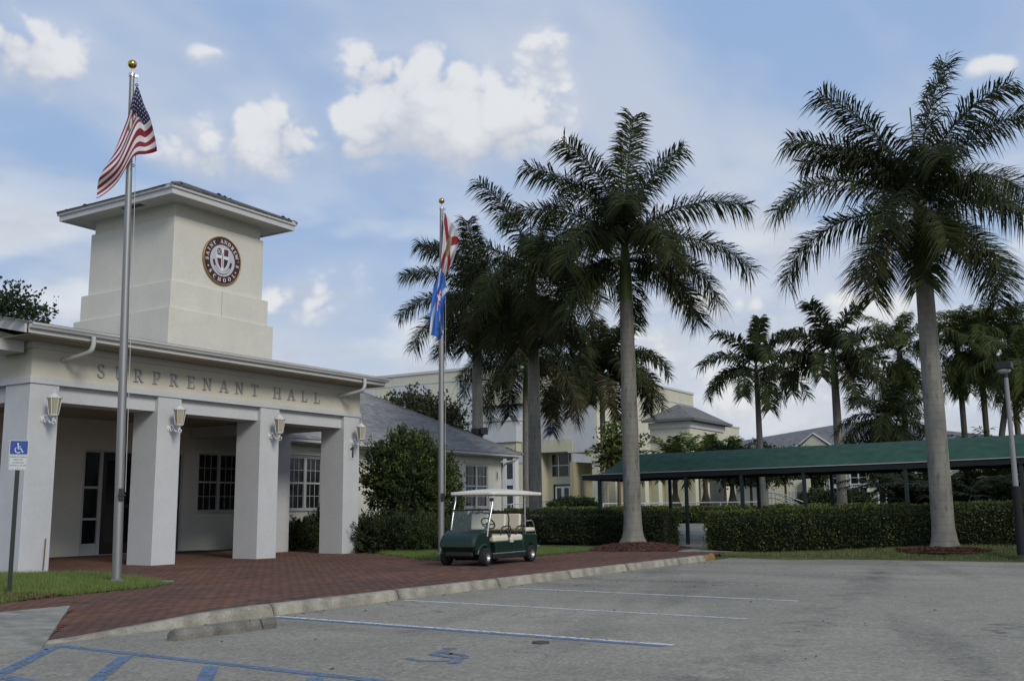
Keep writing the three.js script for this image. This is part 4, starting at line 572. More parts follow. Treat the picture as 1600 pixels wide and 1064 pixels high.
cloth('state_flag', 'limp white flag with red saltire and round seal, upper flag behind the cart', [23.83, 9.2, -17.38], AZ2, [[[0.09, 10.07], [0.05, 9.61], [0.03, 9.17], [0.0, 8.77], [-0.02, 8.41]], [[0.25, 9.88], [0.19, 9.53], [0.14, 9.12], [0.09, 8.72], [0.03, 8.32]], [[0.42, 9.61], [0.35, 9.35], [0.27, 9.03], [0.19, 8.63], [0.08, 8.25]], [[0.52, 9.3], [0.48, 9.08], [0.4, 8.81], [0.3, 8.54], [0.14, 8.19]]],
  (u, v) => 0.13 + 0.13 * Math.sin(u * 13 + v * 2) * (0.4 + u * 0.6) + 0.04 * Math.sin(v * 9 + u * 4), saltireRed, [[0.09, 10.07], [-0.02, 8.43]]);
const saltireBlue = canvas(640, 480, (g, w, h) => { g.fillStyle = '#3a74c8'; g.fillRect(0, 0, w, h); g.strokeStyle = '#d9dce2'; g.lineWidth = 58; g.beginPath(); g.moveTo(0, 0); g.lineTo(w, h); g.moveTo(w, 0); g.lineTo(0, h); g.stroke(); g.fillStyle = '#3a74c8'; g.fillRect(w / 2 - 105, h / 2 - 95, 210, 200); g.fillStyle = '#a62c38'; g.beginPath(); g.moveTo(w / 2 - 78, h / 2 - 82); g.lineTo(w / 2 + 78, h / 2 - 82); g.lineTo(w / 2 + 70, h / 2 + 20); g.lineTo(w / 2, h / 2 + 92); g.lineTo(w / 2 - 70, h / 2 + 20); g.fill(); g.fillStyle = '#dddfe3'; g.fillRect(w / 2 - 12, h / 2 - 82, 24, 166); g.fillRect(w / 2 - 76, h / 2 - 34, 152, 24); for (let k = 0; k < 4; k++) g.fillRect(w / 2 + 20, h / 2 - 76 + k * 30, 46, 9); });
cloth('school_flag', 'limp blue flag with white bands and red shield, lower flag behind the cart', [23.83, 7.3, -17.38], AZ2, [[[-0.02, 8.41], [-0.12, 8.1], [-0.24, 7.78], [-0.31, 7.25], [-0.34, 6.44]], [[0.03, 8.28], [-0.06, 7.96], [-0.15, 7.56], [-0.19, 7.07], [-0.18, 6.38]], [[0.09, 8.1], [0.05, 7.78], [-0.03, 7.34], [-0.06, 6.85], [-0.06, 6.31]], [[0.18, 7.78], [0.12, 7.56], [0.07, 7.16], [0.05, 6.71], [0.06, 6.47]]],
  (u, v) => 0.16 + 0.13 * Math.sin(u * 11 + 1 + v * 3) * (0.4 + u * 0.6) + 0.05 * Math.sin(v * 8 + u * 5), saltireBlue, [[-0.02, 8.41], [-0.1, 6.6]]);
tag(mesh('concrete_footing', rb(12.0, 13.3, 0.1, 0.155, -16.9, -15.9, 0.015), M.concrete), 'small concrete pad under the tall flagpole', 'footing');
// ---------------------------------------------------------------- accessible parking sign
{
  const t = thing('parking_sign', 'blue and white accessible parking sign on a dark post', 'sign', [9.85, 0.14, -15.66], -33 * D2R);
  mesh('post', [bx(-0.022, 0.022, -0.05, 2.45, -0.05, -0.012), bx(-0.034, -0.022, -0.05, 2.45, -0.03, -0.012), bx(0.022, 0.034, -0.05, 2.45, -0.03, -0.012)], std(0.012, 0.02, 0.016, 0.6), t);
  const tex = canvas(384, 640, (g, w, h) => {
    g.fillStyle = '#c3c6c6'; g.fillRect(0, 0, w, h); g.fillStyle = '#1f4391'; g.beginPath(); g.roundRect(12, 12, w - 24, 290, 22); g.fill();
    g.strokeStyle = '#d6d9dc'; g.lineWidth = 17; g.fillStyle = '#d6d9dc'; g.beginPath(); g.arc(170, 78, 19, 0, 7); g.fill(); g.beginPath(); g.moveTo(170, 100); g.lineTo(176, 182); g.lineTo(240, 182); g.lineTo(268, 252); g.lineTo(290, 242); g.stroke(); g.beginPath(); g.moveTo(172, 134); g.lineTo(226, 134); g.stroke(); g.beginPath(); g.arc(178, 206, 62, -2.3, 0.75, true); g.stroke();
    g.strokeStyle = '#3a3d3d'; g.lineWidth = 4; g.beginPath(); g.roundRect(12, 312, w - 24, 316, 22); g.stroke(); g.fillStyle = '#23282b'; g.textAlign = 'center'; g.font = 'bold 37px sans-serif'; g.fillText('PARKING BY DISABLED', w / 2, 372, w - 46); g.fillText('PERMIT ONLY', w / 2, 432, 200); g.fillText('TOW AWAY ZONE', w / 2, 496, 240); g.fillText('$250 FINE F.S. 316.1955', w / 2, 556, w - 50); g.beginPath(); g.arc(w / 2, 596, 9, 0, 7); g.fill(); g.beginPath(); g.arc(w / 2, 28, 9, 0, 7); g.fill();
  });
  const s = new THREE.Shape(), w = 0.138, y0 = 1.98, y1 = 2.46, r = 0.025; s.moveTo(-w + r, y0); s.lineTo(w - r, y0); s.quadraticCurveTo(w, y0, w, y0 + r); s.lineTo(w, y1 - r); s.quadraticCurveTo(w, y1, w - r, y1); s.lineTo(-w + r, y1); s.quadraticCurveTo(-w, y1, -w, y1 - r); s.lineTo(-w, y0 + r); s.quadraticCurveTo(-w, y0, -w + r, y0);
  mesh('sign_plate', new THREE.ExtrudeGeometry(s, { depth: 0.004, bevelEnabled: false }).translate(0, 0, -0.011), std(0.4, 0.4, 0.4, 0.4, { metalness: 0.7 }), t);
  const f = new THREE.ShapeGeometry(s, 6).translate(0, 0, -0.004), u = f.attributes.uv, p = f.attributes.position; for (let i = 0; i < u.count; i++) u.setXY(i, (p.getX(i) + w) / (2 * w), (p.getY(i) - y0) / (y1 - y0)); mesh('printed_face', f, std(1, 1, 1, 0.5, { map: tex }), t, true); pname(t);
}
// ---------------------------------------------------------------- wheel stop, drain, litter
{
  const t = thing('wheel_stop', 'weathered grey concrete wheel stop with one broken end', 'wheel stop', [7.96, 0, -9.52], -1.5 * D2R); t.scale.set(0.93, 0.95, 0.95);
  const pr = [[-0.085, 0], [-0.08, 0.06], [-0.045, 0.118], [0.045, 0.118], [0.08, 0.06], [0.085, 0]], seg = (x0, x1, n, name, tw) => { const p = [], idx = [], r = rng(x0 * 50 + 9); for (let i = 0; i <= n; i++) for (const [z, y] of pr) { const e = i === 0 || i === n ? 0.022 : 0.011; p.push(lerp(x0, x1, i / n) + (i === n || i === 0 ? (r() - 0.5) * 0.03 : 0), Math.max(0, y + (y > 0 ? (r() - 0.5) * e : 0)), z + (r() - 0.5) * e + tw * (i / n)); } const m = pr.length; for (let i = 0; i < n; i++) for (let j = 0; j < m - 1; j++) { const a = i * m + j; idx.push(a, a + 1, a + m, a + 1, a + m + 1, a + m); } for (const b of [0, n * m]) for (let j = 1; j < m - 1; j++) b ? idx.push(b, b + j + 1, b + j) : idx.push(0, j, j + 1); const g = rawGeo(p, null, null, idx).toNonIndexed(); g.computeVertexNormals(); mesh(name, g, M.oldConcrete, t); };
  seg(0, 1.36, 26, 'concrete_bar', 0); seg(1.385, 1.6, 6, 'broken_end', 0.02); pname(t);
}
tag(mesh('drain_cover', [new THREE.CylinderGeometry(0.095, 0.095, 0.012, 24).translate(9.68, 0.006, -5.75), new THREE.TorusGeometry(0.086, 0.007, 6, 24).rotateX(Math.PI / 2).translate(9.68, 0.012, -5.75)], std(0.07, 0.065, 0.06, 0.8)), 'small dark round cover set in the asphalt near the blue line', 'cover');
{ const r = rng(91), P = [], C = []; for (let i = 0; i < 150; i++) { const x = 6.5 + 20 * r(), z = i < 70 ? -10.4 + 0.5 * r() * r() : -10.2 + 7.5 * r(), a = r() * 6.28, l = 0.012 + 0.035 * r() * r(), w = l * (0.3 + 0.5 * r()), c = Math.cos(a), s = Math.sin(a), y = 0.006, h = 0.018 * r(); P.push(x - c * l, y, z - s * l, x - s * w, y + h, z + c * w, x + c * l, y + h * 0.3, z + s * l, x - c * l, y, z - s * l, x + c * l, y + h * 0.3, z + s * l, x + s * w, y + h, z - c * w); const b = 0.4 + r(); for (let k = 0; k < 6; k++) C.push(0.05 * b, 0.036 * b, 0.022 * b); } tag(mesh('litter', rawGeo(P, null, C), M.mulch, scene, true), 'scattered dead leaves and twigs on the asphalt', null, null, 'stuff'); }
// ---------------------------------------------------------------- golf cart; it heads towards local -x, near side is local +z
{
  const t = thing('golf_cart', 'dark green six seat golf cart with cream roof parked on the bricks', 'golf cart', [21, 0.142, -13.86], 2.5 * D2R), W = 0.56;
  const arch = (s, cx, r, a0 = 0.98) => { s.absarc(cx, 0.205, r, Math.PI * a0, Math.PI * 0.02, true); };
  const cowl = new THREE.Shape(); cowl.moveTo(-1.4, 0.44); cowl.lineTo(-1.37, 0.4); cowl.lineTo(-1.32, 0.385); arch(cowl, -1.1, 0.265, 0.77); cowl.lineTo(-0.8, 0.24); cowl.lineTo(-0.76, 0.3); cowl.bezierCurveTo(-0.86, 0.46, -0.82, 0.66, -0.86, 0.7); cowl.bezierCurveTo(-0.98, 0.745, -1.12, 0.74, -1.24, 0.69); cowl.bezierCurveTo(-1.37, 0.635, -1.43, 0.56, -1.43, 0.47); cowl.lineTo(-1.4, 0.44);
  mesh('front_cowl', extr(cowl, 0.96, 0.09, 6).translate(0, 0, -0.48), M.green, t);
  for (const s of [-1, 1]) mesh('wheel_arch', new THREE.TorusGeometry(0.262, 0.045, 10, 28, Math.PI * 0.86).rotateZ(Math.PI * 0.07).scale(1, 1, 1.5).translate(-1.1, 0.205, s * 0.46), M.green, t);
  mesh('badge', [rb(-1.5, -1.49, 0.5, 0.535, -0.05, 0.05, 0.004)], M.chrome, t);
  mesh('front_bumper', rb(-1.42, -1.27, 0.2, 0.4, -0.38, 0.38, 0.05, 3), M.black, t);
  mesh('dash', [rb(-0.94, -0.72, 0.64, 0.74, -0.5, 0.5, 0.03)], M.black, t);
  mesh('floor_pan', [bx(-0.86, 0.86, 0.2, 0.26, -W + 0.03, W - 0.03)], M.black, t);
  mesh('rocker_panel', [rb(-0.82, 0.74, 0.14, 0.25, W - 0.04, W + 0.02, 0.015), rb(-0.82, 0.74, 0.14, 0.25, -W - 0.02, -W + 0.04, 0.015)], M.black, t);
  for (const s of [W - 0.012, -W + 0.012]) mesh('step_trim', rb(-0.82, 0.74, 0.25, 0.275, s - 0.037, s + 0.037, 0.008), M.chrome, t);
  const bodyBox = (pts, n) => mesh(n, extr(pts, W * 2 - 0.02, 0.03, 3).translate(0, 0, -W + 0.01), M.green, t);
  bodyBox([[-0.6, 0.26], [-0.64, 0.5], [-0.58, 0.52], [0.02, 0.52], [0.05, 0.26]], 'seat_box'); bodyBox([[0.2, 0.26], [0.16, 0.5], [0.22, 0.52], [0.62, 0.52], [0.66, 0.26]], 'seat_box');
  mesh('side_plate', [bx(0.0, 0.16, 0.5, 0.56, W - 0.01, W + 0.005)], M.frame, t); mesh('gap_panel', [bx(0.0, 0.22, 0.26, 0.5, -W + 0.04, W - 0.04)], M.black, t);
  const rear = new THREE.Shape(); rear.moveTo(0.66, 0.28); rear.lineTo(0.76, 0.28); arch(rear, 1.03, 0.265); rear.lineTo(1.32, 0.26); rear.bezierCurveTo(1.38, 0.4, 1.36, 0.56, 1.28, 0.64); rear.lineTo(0.7, 0.66); rear.lineTo(0.66, 0.28); mesh('rear_body', extr(rear, W * 2, 0.045, 4).translate(0, 0, -W), M.green, t);
  // seats
  const cushion = (x0, x1, y0, y1) => mesh('seat_cushion', [rb(x0, x1, y0, y1, -0.55, 0.55, 0.06, 5)], M.vinyl, t);
  cushion(-0.72, -0.04, 0.515, 0.68); cushion(0.08, 0.66, 0.515, 0.68); cushion(0.86, 1.3, 0.72, 0.83);
  const back = (x, lean) => { for (const s of [-1, 1]) { const g = new RoundedBoxGeometry(0.09, 0.38, 0.46, 4, 0.04).rotateZ(-lean).translate(x, 0.98, s * 0.25); mesh('seat_back', [g], M.vinyl, t); } mesh('back_frame', [tube([[x + 0.06, 0.62, -0.5], [x + 0.1, 0.9, -0.5], [x + 0.12, 1.17, -0.46], [x + 0.12, 1.18, 0], [x + 0.12, 1.17, 0.46], [x + 0.1, 0.9, 0.5], [x + 0.06, 0.62, 0.5]], 0.018, 8, 60)], M.black, t); };
  back(-0.06, 0.14); back(0.66, 0.12); { const g = new RoundedBoxGeometry(0.09, 0.3, 0.96, 4, 0.04).translate(0.84, 1.0, 0); mesh('seat_back', [g], M.vinyl, t); }
  const arm = (x) => [-0.52, 0.52].map((z) => tube([[x - 0.42, 0.6, z], [x - 0.36, 0.68, z], [x - 0.3, 0.84, z], [x - 0.1, 0.88, z], [x + 0.08, 0.88, z], [x + 0.12, 0.8, z], [x + 0.08, 0.62, z]], 0.014, 8, 40)); mesh('armrest', [...arm(-0.02), ...arm(0.7)], M.black, t);
  // roof and its posts
  const rs = new THREE.Shape(), a = 0.6, r = 0.12, x0 = -0.84, x1 = 1.56; rs.moveTo(x0 + r, -a); rs.lineTo(x1 - r, -a); rs.quadraticCurveTo(x1, -a, x1, -a + r); rs.lineTo(x1, a - r); rs.quadraticCurveTo(x1, a, x1 - r, a); rs.lineTo(x0 + r, a); rs.quadraticCurveTo(x0, a, x0, a - r); rs.lineTo(x0, -a + r); rs.quadraticCurveTo(x0, -a, x0 + r, -a);
  const rg = new THREE.ExtrudeGeometry(rs, { depth: 0.03, bevelEnabled: true, bevelSize: 0.03, bevelThickness: 0.025, bevelSegments: 4, curveSegments: 8 }).rotateX(-Math.PI / 2).translate(0, 1.635, 0);
  const crown = [], ci = [], n = 14; for (let j = 0; j <= n; j++) for (let i = 0; i <= n; i++) { const u = i / n * 2 - 1, v = j / n * 2 - 1; crown.push((x0 + x1) / 2 + u * (x1 - x0 - 0.02) / 2, 1.688 + 0.085 * (1 - u * u) ** 0.7 * (1 - v * v) ** 0.7, v * (a - 0.01)); } for (let j = 0; j < n; j++) for (let i = 0; i < n; i++) { const b = j * (n + 1) + i; ci.push(b, b + n + 1, b + 1, b + 1, b + n + 1, b + n + 2); }
  mesh('roof', [rg, rawGeo(crown, null, null, ci).toNonIndexed()], M.cartRoof, t);
  for (const s of [-1, 1]) { mesh('roof_post', [tube([[-0.96, 0.66, s * 0.5], [-0.9, 0.95, s * 0.51], [-0.8, 1.25, s * 0.52], [-0.72, 1.5, s * 0.52], [-0.7, 1.64, s * 0.52]], 0.022, 10, 24)], M.chrome, t); mesh('roof_post', [bar([0.82, 0.62, s * 0.52], [0.82, 1.64, s * 0.52], 0.018, 10)], M.chrome, t); }
  mesh('windscreen', new THREE.BufferGeometry().copy(new THREE.PlaneGeometry(1.0, 0.56)).rotateY(-Math.PI / 2).rotateZ(-0.28).translate(-0.93, 0.99, 0), new THREE.MeshPhysicalMaterial({ color: new THREE.Color(0.84, 0.9, 0.87), transmission: 0.96, roughness: 0.06, thickness: 0, side: THREE.DoubleSide }), t);
  mesh('windscreen_bar', [bar([-0.85, 1.265, -0.5], [-0.85, 1.265, 0.5], 0.018, 8), bar([-1.01, 0.72, -0.5], [-1.01, 0.72, 0.5], 0.014, 8)], M.black, t);
  mesh('mirror', [rb(-0.9, -0.86, 0.98, 1.14, -0.66, -0.58, 0.012), bar([-0.88, 1.05, -0.6], [-0.87, 1.05, -0.5], 0.01, 6)], M.black, t);
  mesh('switch_box', [rb(-0.78, -0.7, 1.46, 1.54, 0.46, 0.54, 0.01)], M.black, t);
  const sw = group('steering_wheel', t); mesh('rim', new THREE.TorusGeometry(0.17, 0.017, 8, 32).rotateY(Math.PI / 2).rotateZ(0.75).translate(-0.52, 0.95, 0.26), M.black, sw); mesh('spokes', [bar([-0.54, 0.93, 0.1], [-0.54, 0.93, 0.42], 0.013, 6), bar([-0.54, 0.93, 0.26], [-0.42, 1.06, 0.26], 0.013, 6), new THREE.SphereGeometry(0.05, 12, 8).translate(-0.54, 0.93, 0.26)], M.black, sw); mesh('column', [bar([-0.86, 0.6, 0.26], [-0.54, 0.93, 0.26], 0.024, 8)], M.black, sw);
  // rear step and grab frame
  mesh('grab_frame', [-0.46, 0.46].map((z) => tube([[0.86, 0.95, z], [0.92, 1.12, z], [0.98, 1.0, z], [1.24, 0.99, z], [1.34, 0.94, z], [1.5, 0.5, z], [1.53, 0.38, z]], 0.018, 8, 40)).concat([bar([1.26, 0.99, -0.46], [1.26, 0.99, 0.46], 0.018, 8)]), M.chrome, t); mesh('rear_step', [rb(1.3, 1.66, 0.34, 0.375, -0.48, 0.48, 0.012)], M.rim, t);
  for (const [x, n2] of [[-1.1, 0], [1.03, 1]]) for (const s of [-1, 1]) {
    const w = group('wheel', t), R = 0.205, z0 = s * 0.52, prof = [[0.1, -0.085], [0.165, -0.095], [0.195, -0.08], [R, -0.05], [R, 0.05], [0.195, 0.08], [0.165, 0.095], [0.1, 0.085]].map((p) => new THREE.Vector2(...p)), turn = n2 ? 0 : 0.12;
    mesh('tyre', new THREE.LatheGeometry(prof, 36).rotateX(Math.PI / 2).rotateY(turn).translate(x, R, z0), M.rubber, w);
    const rim = [[0, 0.045], [0.035, 0.05], [0.04, 0.03], [0.07, 0.02], [0.085, 0.06], [0.108, 0.088], [0.112, 0.08], [0.1, -0.08], [0, -0.08]].map((p) => new THREE.Vector2(...p)); const g = new THREE.LatheGeometry(rim, 30).rotateX(Math.PI / 2); if (s < 0) g.rotateY(Math.PI); mesh('rim', g.rotateY(turn).translate(x, R, z0), M.rim, w);
    const holes = []; for (let k = 0; k < 8; k++) { const q = k * Math.PI / 4; holes.push(new THREE.SphereGeometry(0.014, 8, 6).translate(Math.cos(q) * 0.068, Math.sin(q) * 0.068, s * 0.03)); } mesh('vent_hole', holes.map((h) => h.rotateY(turn).translate(x, R, z0)), M.black, w);
  }
  mesh('axle', [bar([-1.1, 0.2, -0.45], [-1.1, 0.2, 0.45], 0.03, 8), bar([1.03, 0.2, -0.45], [1.03, 0.2, 0.45], 0.03, 8)], M.black, t); pname(t);
}
// ---------------------------------------------------------------- covered walk, light pole, railings
{
  const t = thing('covered_walkway', 'long green fabric walkway canopy on dark posts behind the hedges', 'canopy', [33, 0, 0]);
  const z0 = -17.75, z1 = 7, eb = (z) => 2.43 + 0.006 * (z - z0) * 1.2 + 0.05 * ss(-8, 0, z), yg = (z) => eb(z) + 0.19, ridge = (z) => Math.min(yg(z) + 0.74, yg(z) + 0.04 + (z - z0) * 0.62), n = 60, wv = (z, k) => 0.012 * Math.sin(z * 2.6 + k) + 0.01 * fbm(z * 1.4, k, 1, 2);
  const P = [], I = []; for (let i = 0; i <= n; i++) { const z = lerp(z0, z1, i / n), hip = clamp((z - z0) / 1.05); const sag = 0.03 * Math.abs(Math.sin((z - z0) * Math.PI / 3)) ; P.push(0 + wv(z, 0), yg(z), z, 0.75 * (hip > 0 ? 1 : 1), lerp(yg(z) + 0.0, (yg(z) + ridge(z)) / 2 - sag * 0.4, Math.min(1, hip + 0.02)), z, 1.5, ridge(z), z, 2.25, (yg(z) + ridge(z)) / 2, z, 3, yg(z), z); }
  for (let i = 0; i < n; i++) for (let k = 0; k < 4; k++) { const a = i * 5 + k; I.push(a, a + 5, a + 1, a + 1, a + 5, a + 6); }
  const cv = { ...0 }; const cm = M.canvas.clone(); cm.side = THREE.DoubleSide; mesh('canopy_fabric', rawGeo(P, null, null, I), cm, t);
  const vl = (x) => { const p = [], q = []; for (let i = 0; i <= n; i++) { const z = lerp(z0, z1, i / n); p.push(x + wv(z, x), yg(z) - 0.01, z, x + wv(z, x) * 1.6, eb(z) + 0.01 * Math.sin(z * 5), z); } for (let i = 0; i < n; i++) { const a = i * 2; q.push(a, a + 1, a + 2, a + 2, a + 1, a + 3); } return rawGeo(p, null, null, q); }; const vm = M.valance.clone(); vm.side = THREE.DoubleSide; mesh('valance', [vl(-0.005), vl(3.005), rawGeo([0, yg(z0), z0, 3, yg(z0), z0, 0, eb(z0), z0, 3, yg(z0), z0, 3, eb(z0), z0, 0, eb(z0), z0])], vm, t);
  const pp = []; for (let i = 0; i <= 40; i++) { const z = lerp(z0, z1, i / 40); pp.push([-0.02 + wv(z, 0), yg(z) - 0.005, z]); } mesh('piping', tube(pp, 0.016, 6, 120), M.piping, t);
  mesh('frame_rail', [bar([0.06, eb(z0) + 0.12, z0 + 0.1], [0.06, eb(z1) + 0.12, z1], 0.04), bar([2.94, eb(z0) + 0.12, z0 + 0.1], [2.94, eb(z1) + 0.12, z1], 0.04)], M.darkGreen, t);
  const fr = [], rows = [[0.08, [-17.1, -13.78, -11.8, -9.72, -6.6, -3.4, -0.2, 3, 6]], [2.9, [-17.1, -15.6, -12.2, -9.6, -6.4, -3.2, 0, 3.2]]];
  for (const [x, zs] of rows) for (const z of zs) { mesh('post', [bx(x - 0.052, x + 0.052, gh(33 + x, z) - 0.2, eb(z) + 0.16, z - 0.052, z + 0.052), bx(x - 0.1, x + 0.1, gh(33 + x, z) - 0.05, gh(33 + x, z) + 0.02, z - 0.1, z + 0.1)], M.darkGreen, t); }
  for (let z = -16.6; z < 7; z += 3) fr.push(bar([0.06, eb(z) + 0.12, z], [1.5, ridge(z) - 0.06, z], 0.025, 6), bar([1.5, ridge(z) - 0.06, z], [2.94, eb(z) + 0.12, z], 0.025, 6), bar([0.06, eb(z) + 0.12, z], [2.94, eb(z) + 0.12, z], 0.025, 6)); mesh('rafter', fr, M.darkGreen, t); pname(t);
}
{
  const t = thing('lot_light', 'grey parking lot light pole with dark box lamp at the right edge', 'light pole', [28.83, 0.26, -3.12]);
  mesh('pole', [cyl(0.066, 0.05, 1.6, 4.35, 0, 0, 14)], std(0.25, 0.25, 0.25, 0.8), t); mesh('pole_base', [cyl(0.11, 0.105, -0.1, 1.6, 0, 0, 14)], std(0.008, 0.008, 0.009, 0.85), t);
  mesh('arm', [bar([0, 4.3, 0], [0, 4.55, 0], 0.04), bar([0, 4.42, 0], [-0.05, 4.42, -0.3], 0.015, 6), tube([[0, 4.42, 0.05], [0, 4.45, 0.22], [0, 4.6, 0.24]], 0.012, 6, 12)], M.black, t);
  mesh('lamp_box', [rb(-0.22, 0.22, 4.56, 4.76, -0.22, 0.17, 0.03)], std(0.014, 0.015, 0.017, 0.55), t); mesh('lamp_lens', [new THREE.SphereGeometry(0.2, 20, 8, 0, 6.283, Math.PI / 2, Math.PI / 2).scale(1, 0.5, 0.8).translate(0, 4.56, -0.03)], std(0.5, 0.5, 0.48, 0.15), t); pname(t);
}
function railing(name, label, pts, h, every, mid = 1, at) {
  const t = thing(name, label, 'railing'), c = at, posts = [], rails = [];
  for (let i = 0; i < pts.length - 1; i++) { const A = pts[i], B = pts[i + 1], L = Math.hypot(B[0] - A[0], B[2] - A[2]), n = Math.max(1, Math.round(L / every)); for (let k = i ? 1 : 0; k <= n; k++) { const p = A.map((a, q) => lerp(a, B[q], k / n)); posts.push(p); } for (let m = 0; m <= mid; m++) rails.push(bar([A[0], A[1] + h - m * h * 0.45, A[2]], [B[0], B[1] + h - m * h * 0.45, B[2]], 0.04, 6)); }
  mesh('rails', rails, M.rail, t); posts.forEach((p) => mesh('post', [bar([p[0], p[1] - 0.3, p[2]], [p[0], p[1] + h, p[2]], 0.04, 6)], M.rail, t)); pname(t); return t;
}
railing('ramp_railing', 'white sloping ramp handrail at the auditorium entrance', [[74.2, 0.75, -47.7], [74.2, 1.15, -41.9]], 1.05, 1.1);
railing('ramp_railing', 'second white ramp handrail, nearer the auditorium wall', [[75.6, 0.85, -47.7], [75.6, 1.2, -42.1]], 1.05, 1.3);
railing('lawn_railing', 'long low white railing across the lawn seen under the canopy', [[53.4, 0.98, -27.4], [54.3, 0.98, -25.2], [56.8, 0.98, -19.3]], 0.72, 2.1, 1);
railing('stair_railing', 'pair of white stair handrails beside the garden wall', [[66.4, 1.62, -22.1], [66.6, 1.55, -21.5], [67, 0.9, -20.2]], 0.75, 1.0, 1);
railing('stair_railing', 'further white stair handrail in front of the garden wall', [[68, 1.62, -22.2], [68.2, 1.5, -21.5], [68.6, 0.9, -20.1]], 0.75, 1.2, 1);
// ---------------------------------------------------------------- vegetation
// palm frond: a rachis that starts at elevation el0 and droops, with leaflets in several planes (a feather duster, as on royal palms)
function frondGeo(az, el0, droop, len, o = {}) {
  const { n = 70, leaf = 0.75, w = 0.03, seed = 1, tint = [0.034, 0.05, 0.016], dead = 0, plume = 0.9, hang = 0.5, bare = 0.12 } = o, r = rng(seed);
  const P = [], C = [], N = 22, pts = []; let x = 0, y = 0; const st = len / N;
  for (let i = 0; i <= N; i++) { pts.push([x, y, (el0 - droop * Math.pow(i / N, 1.25)) * D2R]); const a = pts[i][2]; x += Math.cos(a) * st; y += Math.sin(a) * st; }
  const ca = Math.cos(az), sa = Math.sin(az), out = (q) => [q.x * ca - q.z * sa, q.y, q.x * sa + q.z * ca];
  const tri = (a, b, c, col) => { P.push(...out(a), ...out(b), ...out(c)); for (let k = 0; k < 3; k++) C.push(...col); };
  const rc = [tint[0] * 1.5, tint[1] * 1.4, tint[2] * 1.3];
  for (let i = 0; i < N; i++) { const [x0, y0, a0] = pts[i], [x1, y1] = pts[i + 1], h0 = lerp(0.045, 0.006, i / N), h1 = lerp(0.045, 0.006, (i + 1) / N), nx = -Math.sin(a0), ny = Math.cos(a0); const A = V(x0 + nx * h0, y0 + ny * h0, 0), B = V(x0 - nx * h0 * 0.4, y0 - ny * h0 * 0.4, h0), Cc = V(x0 - nx * h0 * 0.4, y0 - ny * h0 * 0.4, -h0), A2 = V(x1 + nx * h1, y1 + ny * h1, 0), B2 = V(x1 - nx * h1 * 0.4, y1 - ny * h1 * 0.4, h1), C2 = V(x1 - nx * h1 * 0.4, y1 - ny * h1 * 0.4, -h1); for (const [p, q, p2, q2] of [[A, B, A2, B2], [B, Cc, B2, C2], [Cc, A, C2, A2]]) { tri(p, q, p2, rc); tri(q, q2, p2, rc); } }
  for (let k = 0; k < n; k++) for (const s of [-1, 1]) {
    const t = lerp(bare, 0.995, (k + 0.5 * r()) / n), q = t * N, i = Math.min(N - 1, Math.floor(q)), f = q - i, bx0 = lerp(pts[i][0], pts[i + 1][0], f), by0 = lerp(pts[i][1], pts[i + 1][1], f), a = lerp(pts[i][2], pts[i + 1][2], f);
    const L = leaf * lerp(ss(bare - 0.1, bare + 0.16, t) * 0.6 + 0.4, 0.82, ss(0.55, 1, t)) * (0.8 + 0.35 * r()), fw = lerp(0.25, 0.85, t) + 0.2 * (r() - 0.5), up = (r() - 0.42) * 2 * plume, T = V(Math.cos(a), Math.sin(a), 0), Nn = V(-Math.sin(a), Math.cos(a), 0);
    const d = V(0, 0, s).addScaledVector(T, fw).addScaledVector(Nn, up).normalize(), m = d.clone().multiplyScalar(L * 0.5).add(V(bx0, by0 - hang * 0.1 * L, 0)), e = d.clone().multiplyScalar(L * 0.9).add(V(bx0, by0 - hang * L * (0.35 + 0.3 * r()), 0));
    const wv = T.clone().addScaledVector(Nn, 0.5 * (r() - 0.5)).normalize().multiplyScalar(w * (0.8 + 0.4 * r())), b = V(bx0, by0, 0), isDead = r() < dead, v = 0.62 + 0.85 * r(), col = isDead ? [0.12 * v, 0.088 * v, 0.045 * v] : [tint[0] * v * (0.85 + 0.4 * r()), tint[1] * v, tint[2] * v];
    tri(b.clone().addScaledVector(wv, -0.5), b.clone().addScaledVector(wv, 0.5), m.clone().add(wv), col); tri(b.clone().addScaledVector(wv, -0.5), m.clone().add(wv), m.clone().sub(wv), col); tri(m.clone().sub(wv), m.clone().add(wv), e, col);
  }
  return rawGeo(P, null, C);
}
function trunkGeo(h, rf, lean = [0, 0], rep = 3) {   // rf: radius by share of the height
  const n = 40, m = 36, p = [], uv = [], idx = []; for (let j = 0; j <= n; j++) { const t = j / n, y = h * t, cx = lean[0] * t * t, cz = lean[1] * t * t; for (let i = 0; i <= m; i++) { const a = i / m * 6.28319, rr = rf(t) * (1 + 0.02 * fbm(Math.cos(a) * 0.8, y * 0.9, Math.sin(a) * 0.8, 1) + 0.05 * Math.max(0, 1 - y / 0.5) * Math.sin(a * 5)); p.push(cx + rr * Math.cos(a), y, cz + rr * Math.sin(a)); uv.push(i / m * 2, y / rep); } }
  for (let j = 0; j < n; j++) for (let i = 0; i < m; i++) { const a = j * (m + 1) + i; idx.push(a, a + m + 1, a + 1, a + 1, a + m + 1, a + m + 2); } return rawGeo(p, uv, null, idx);
}
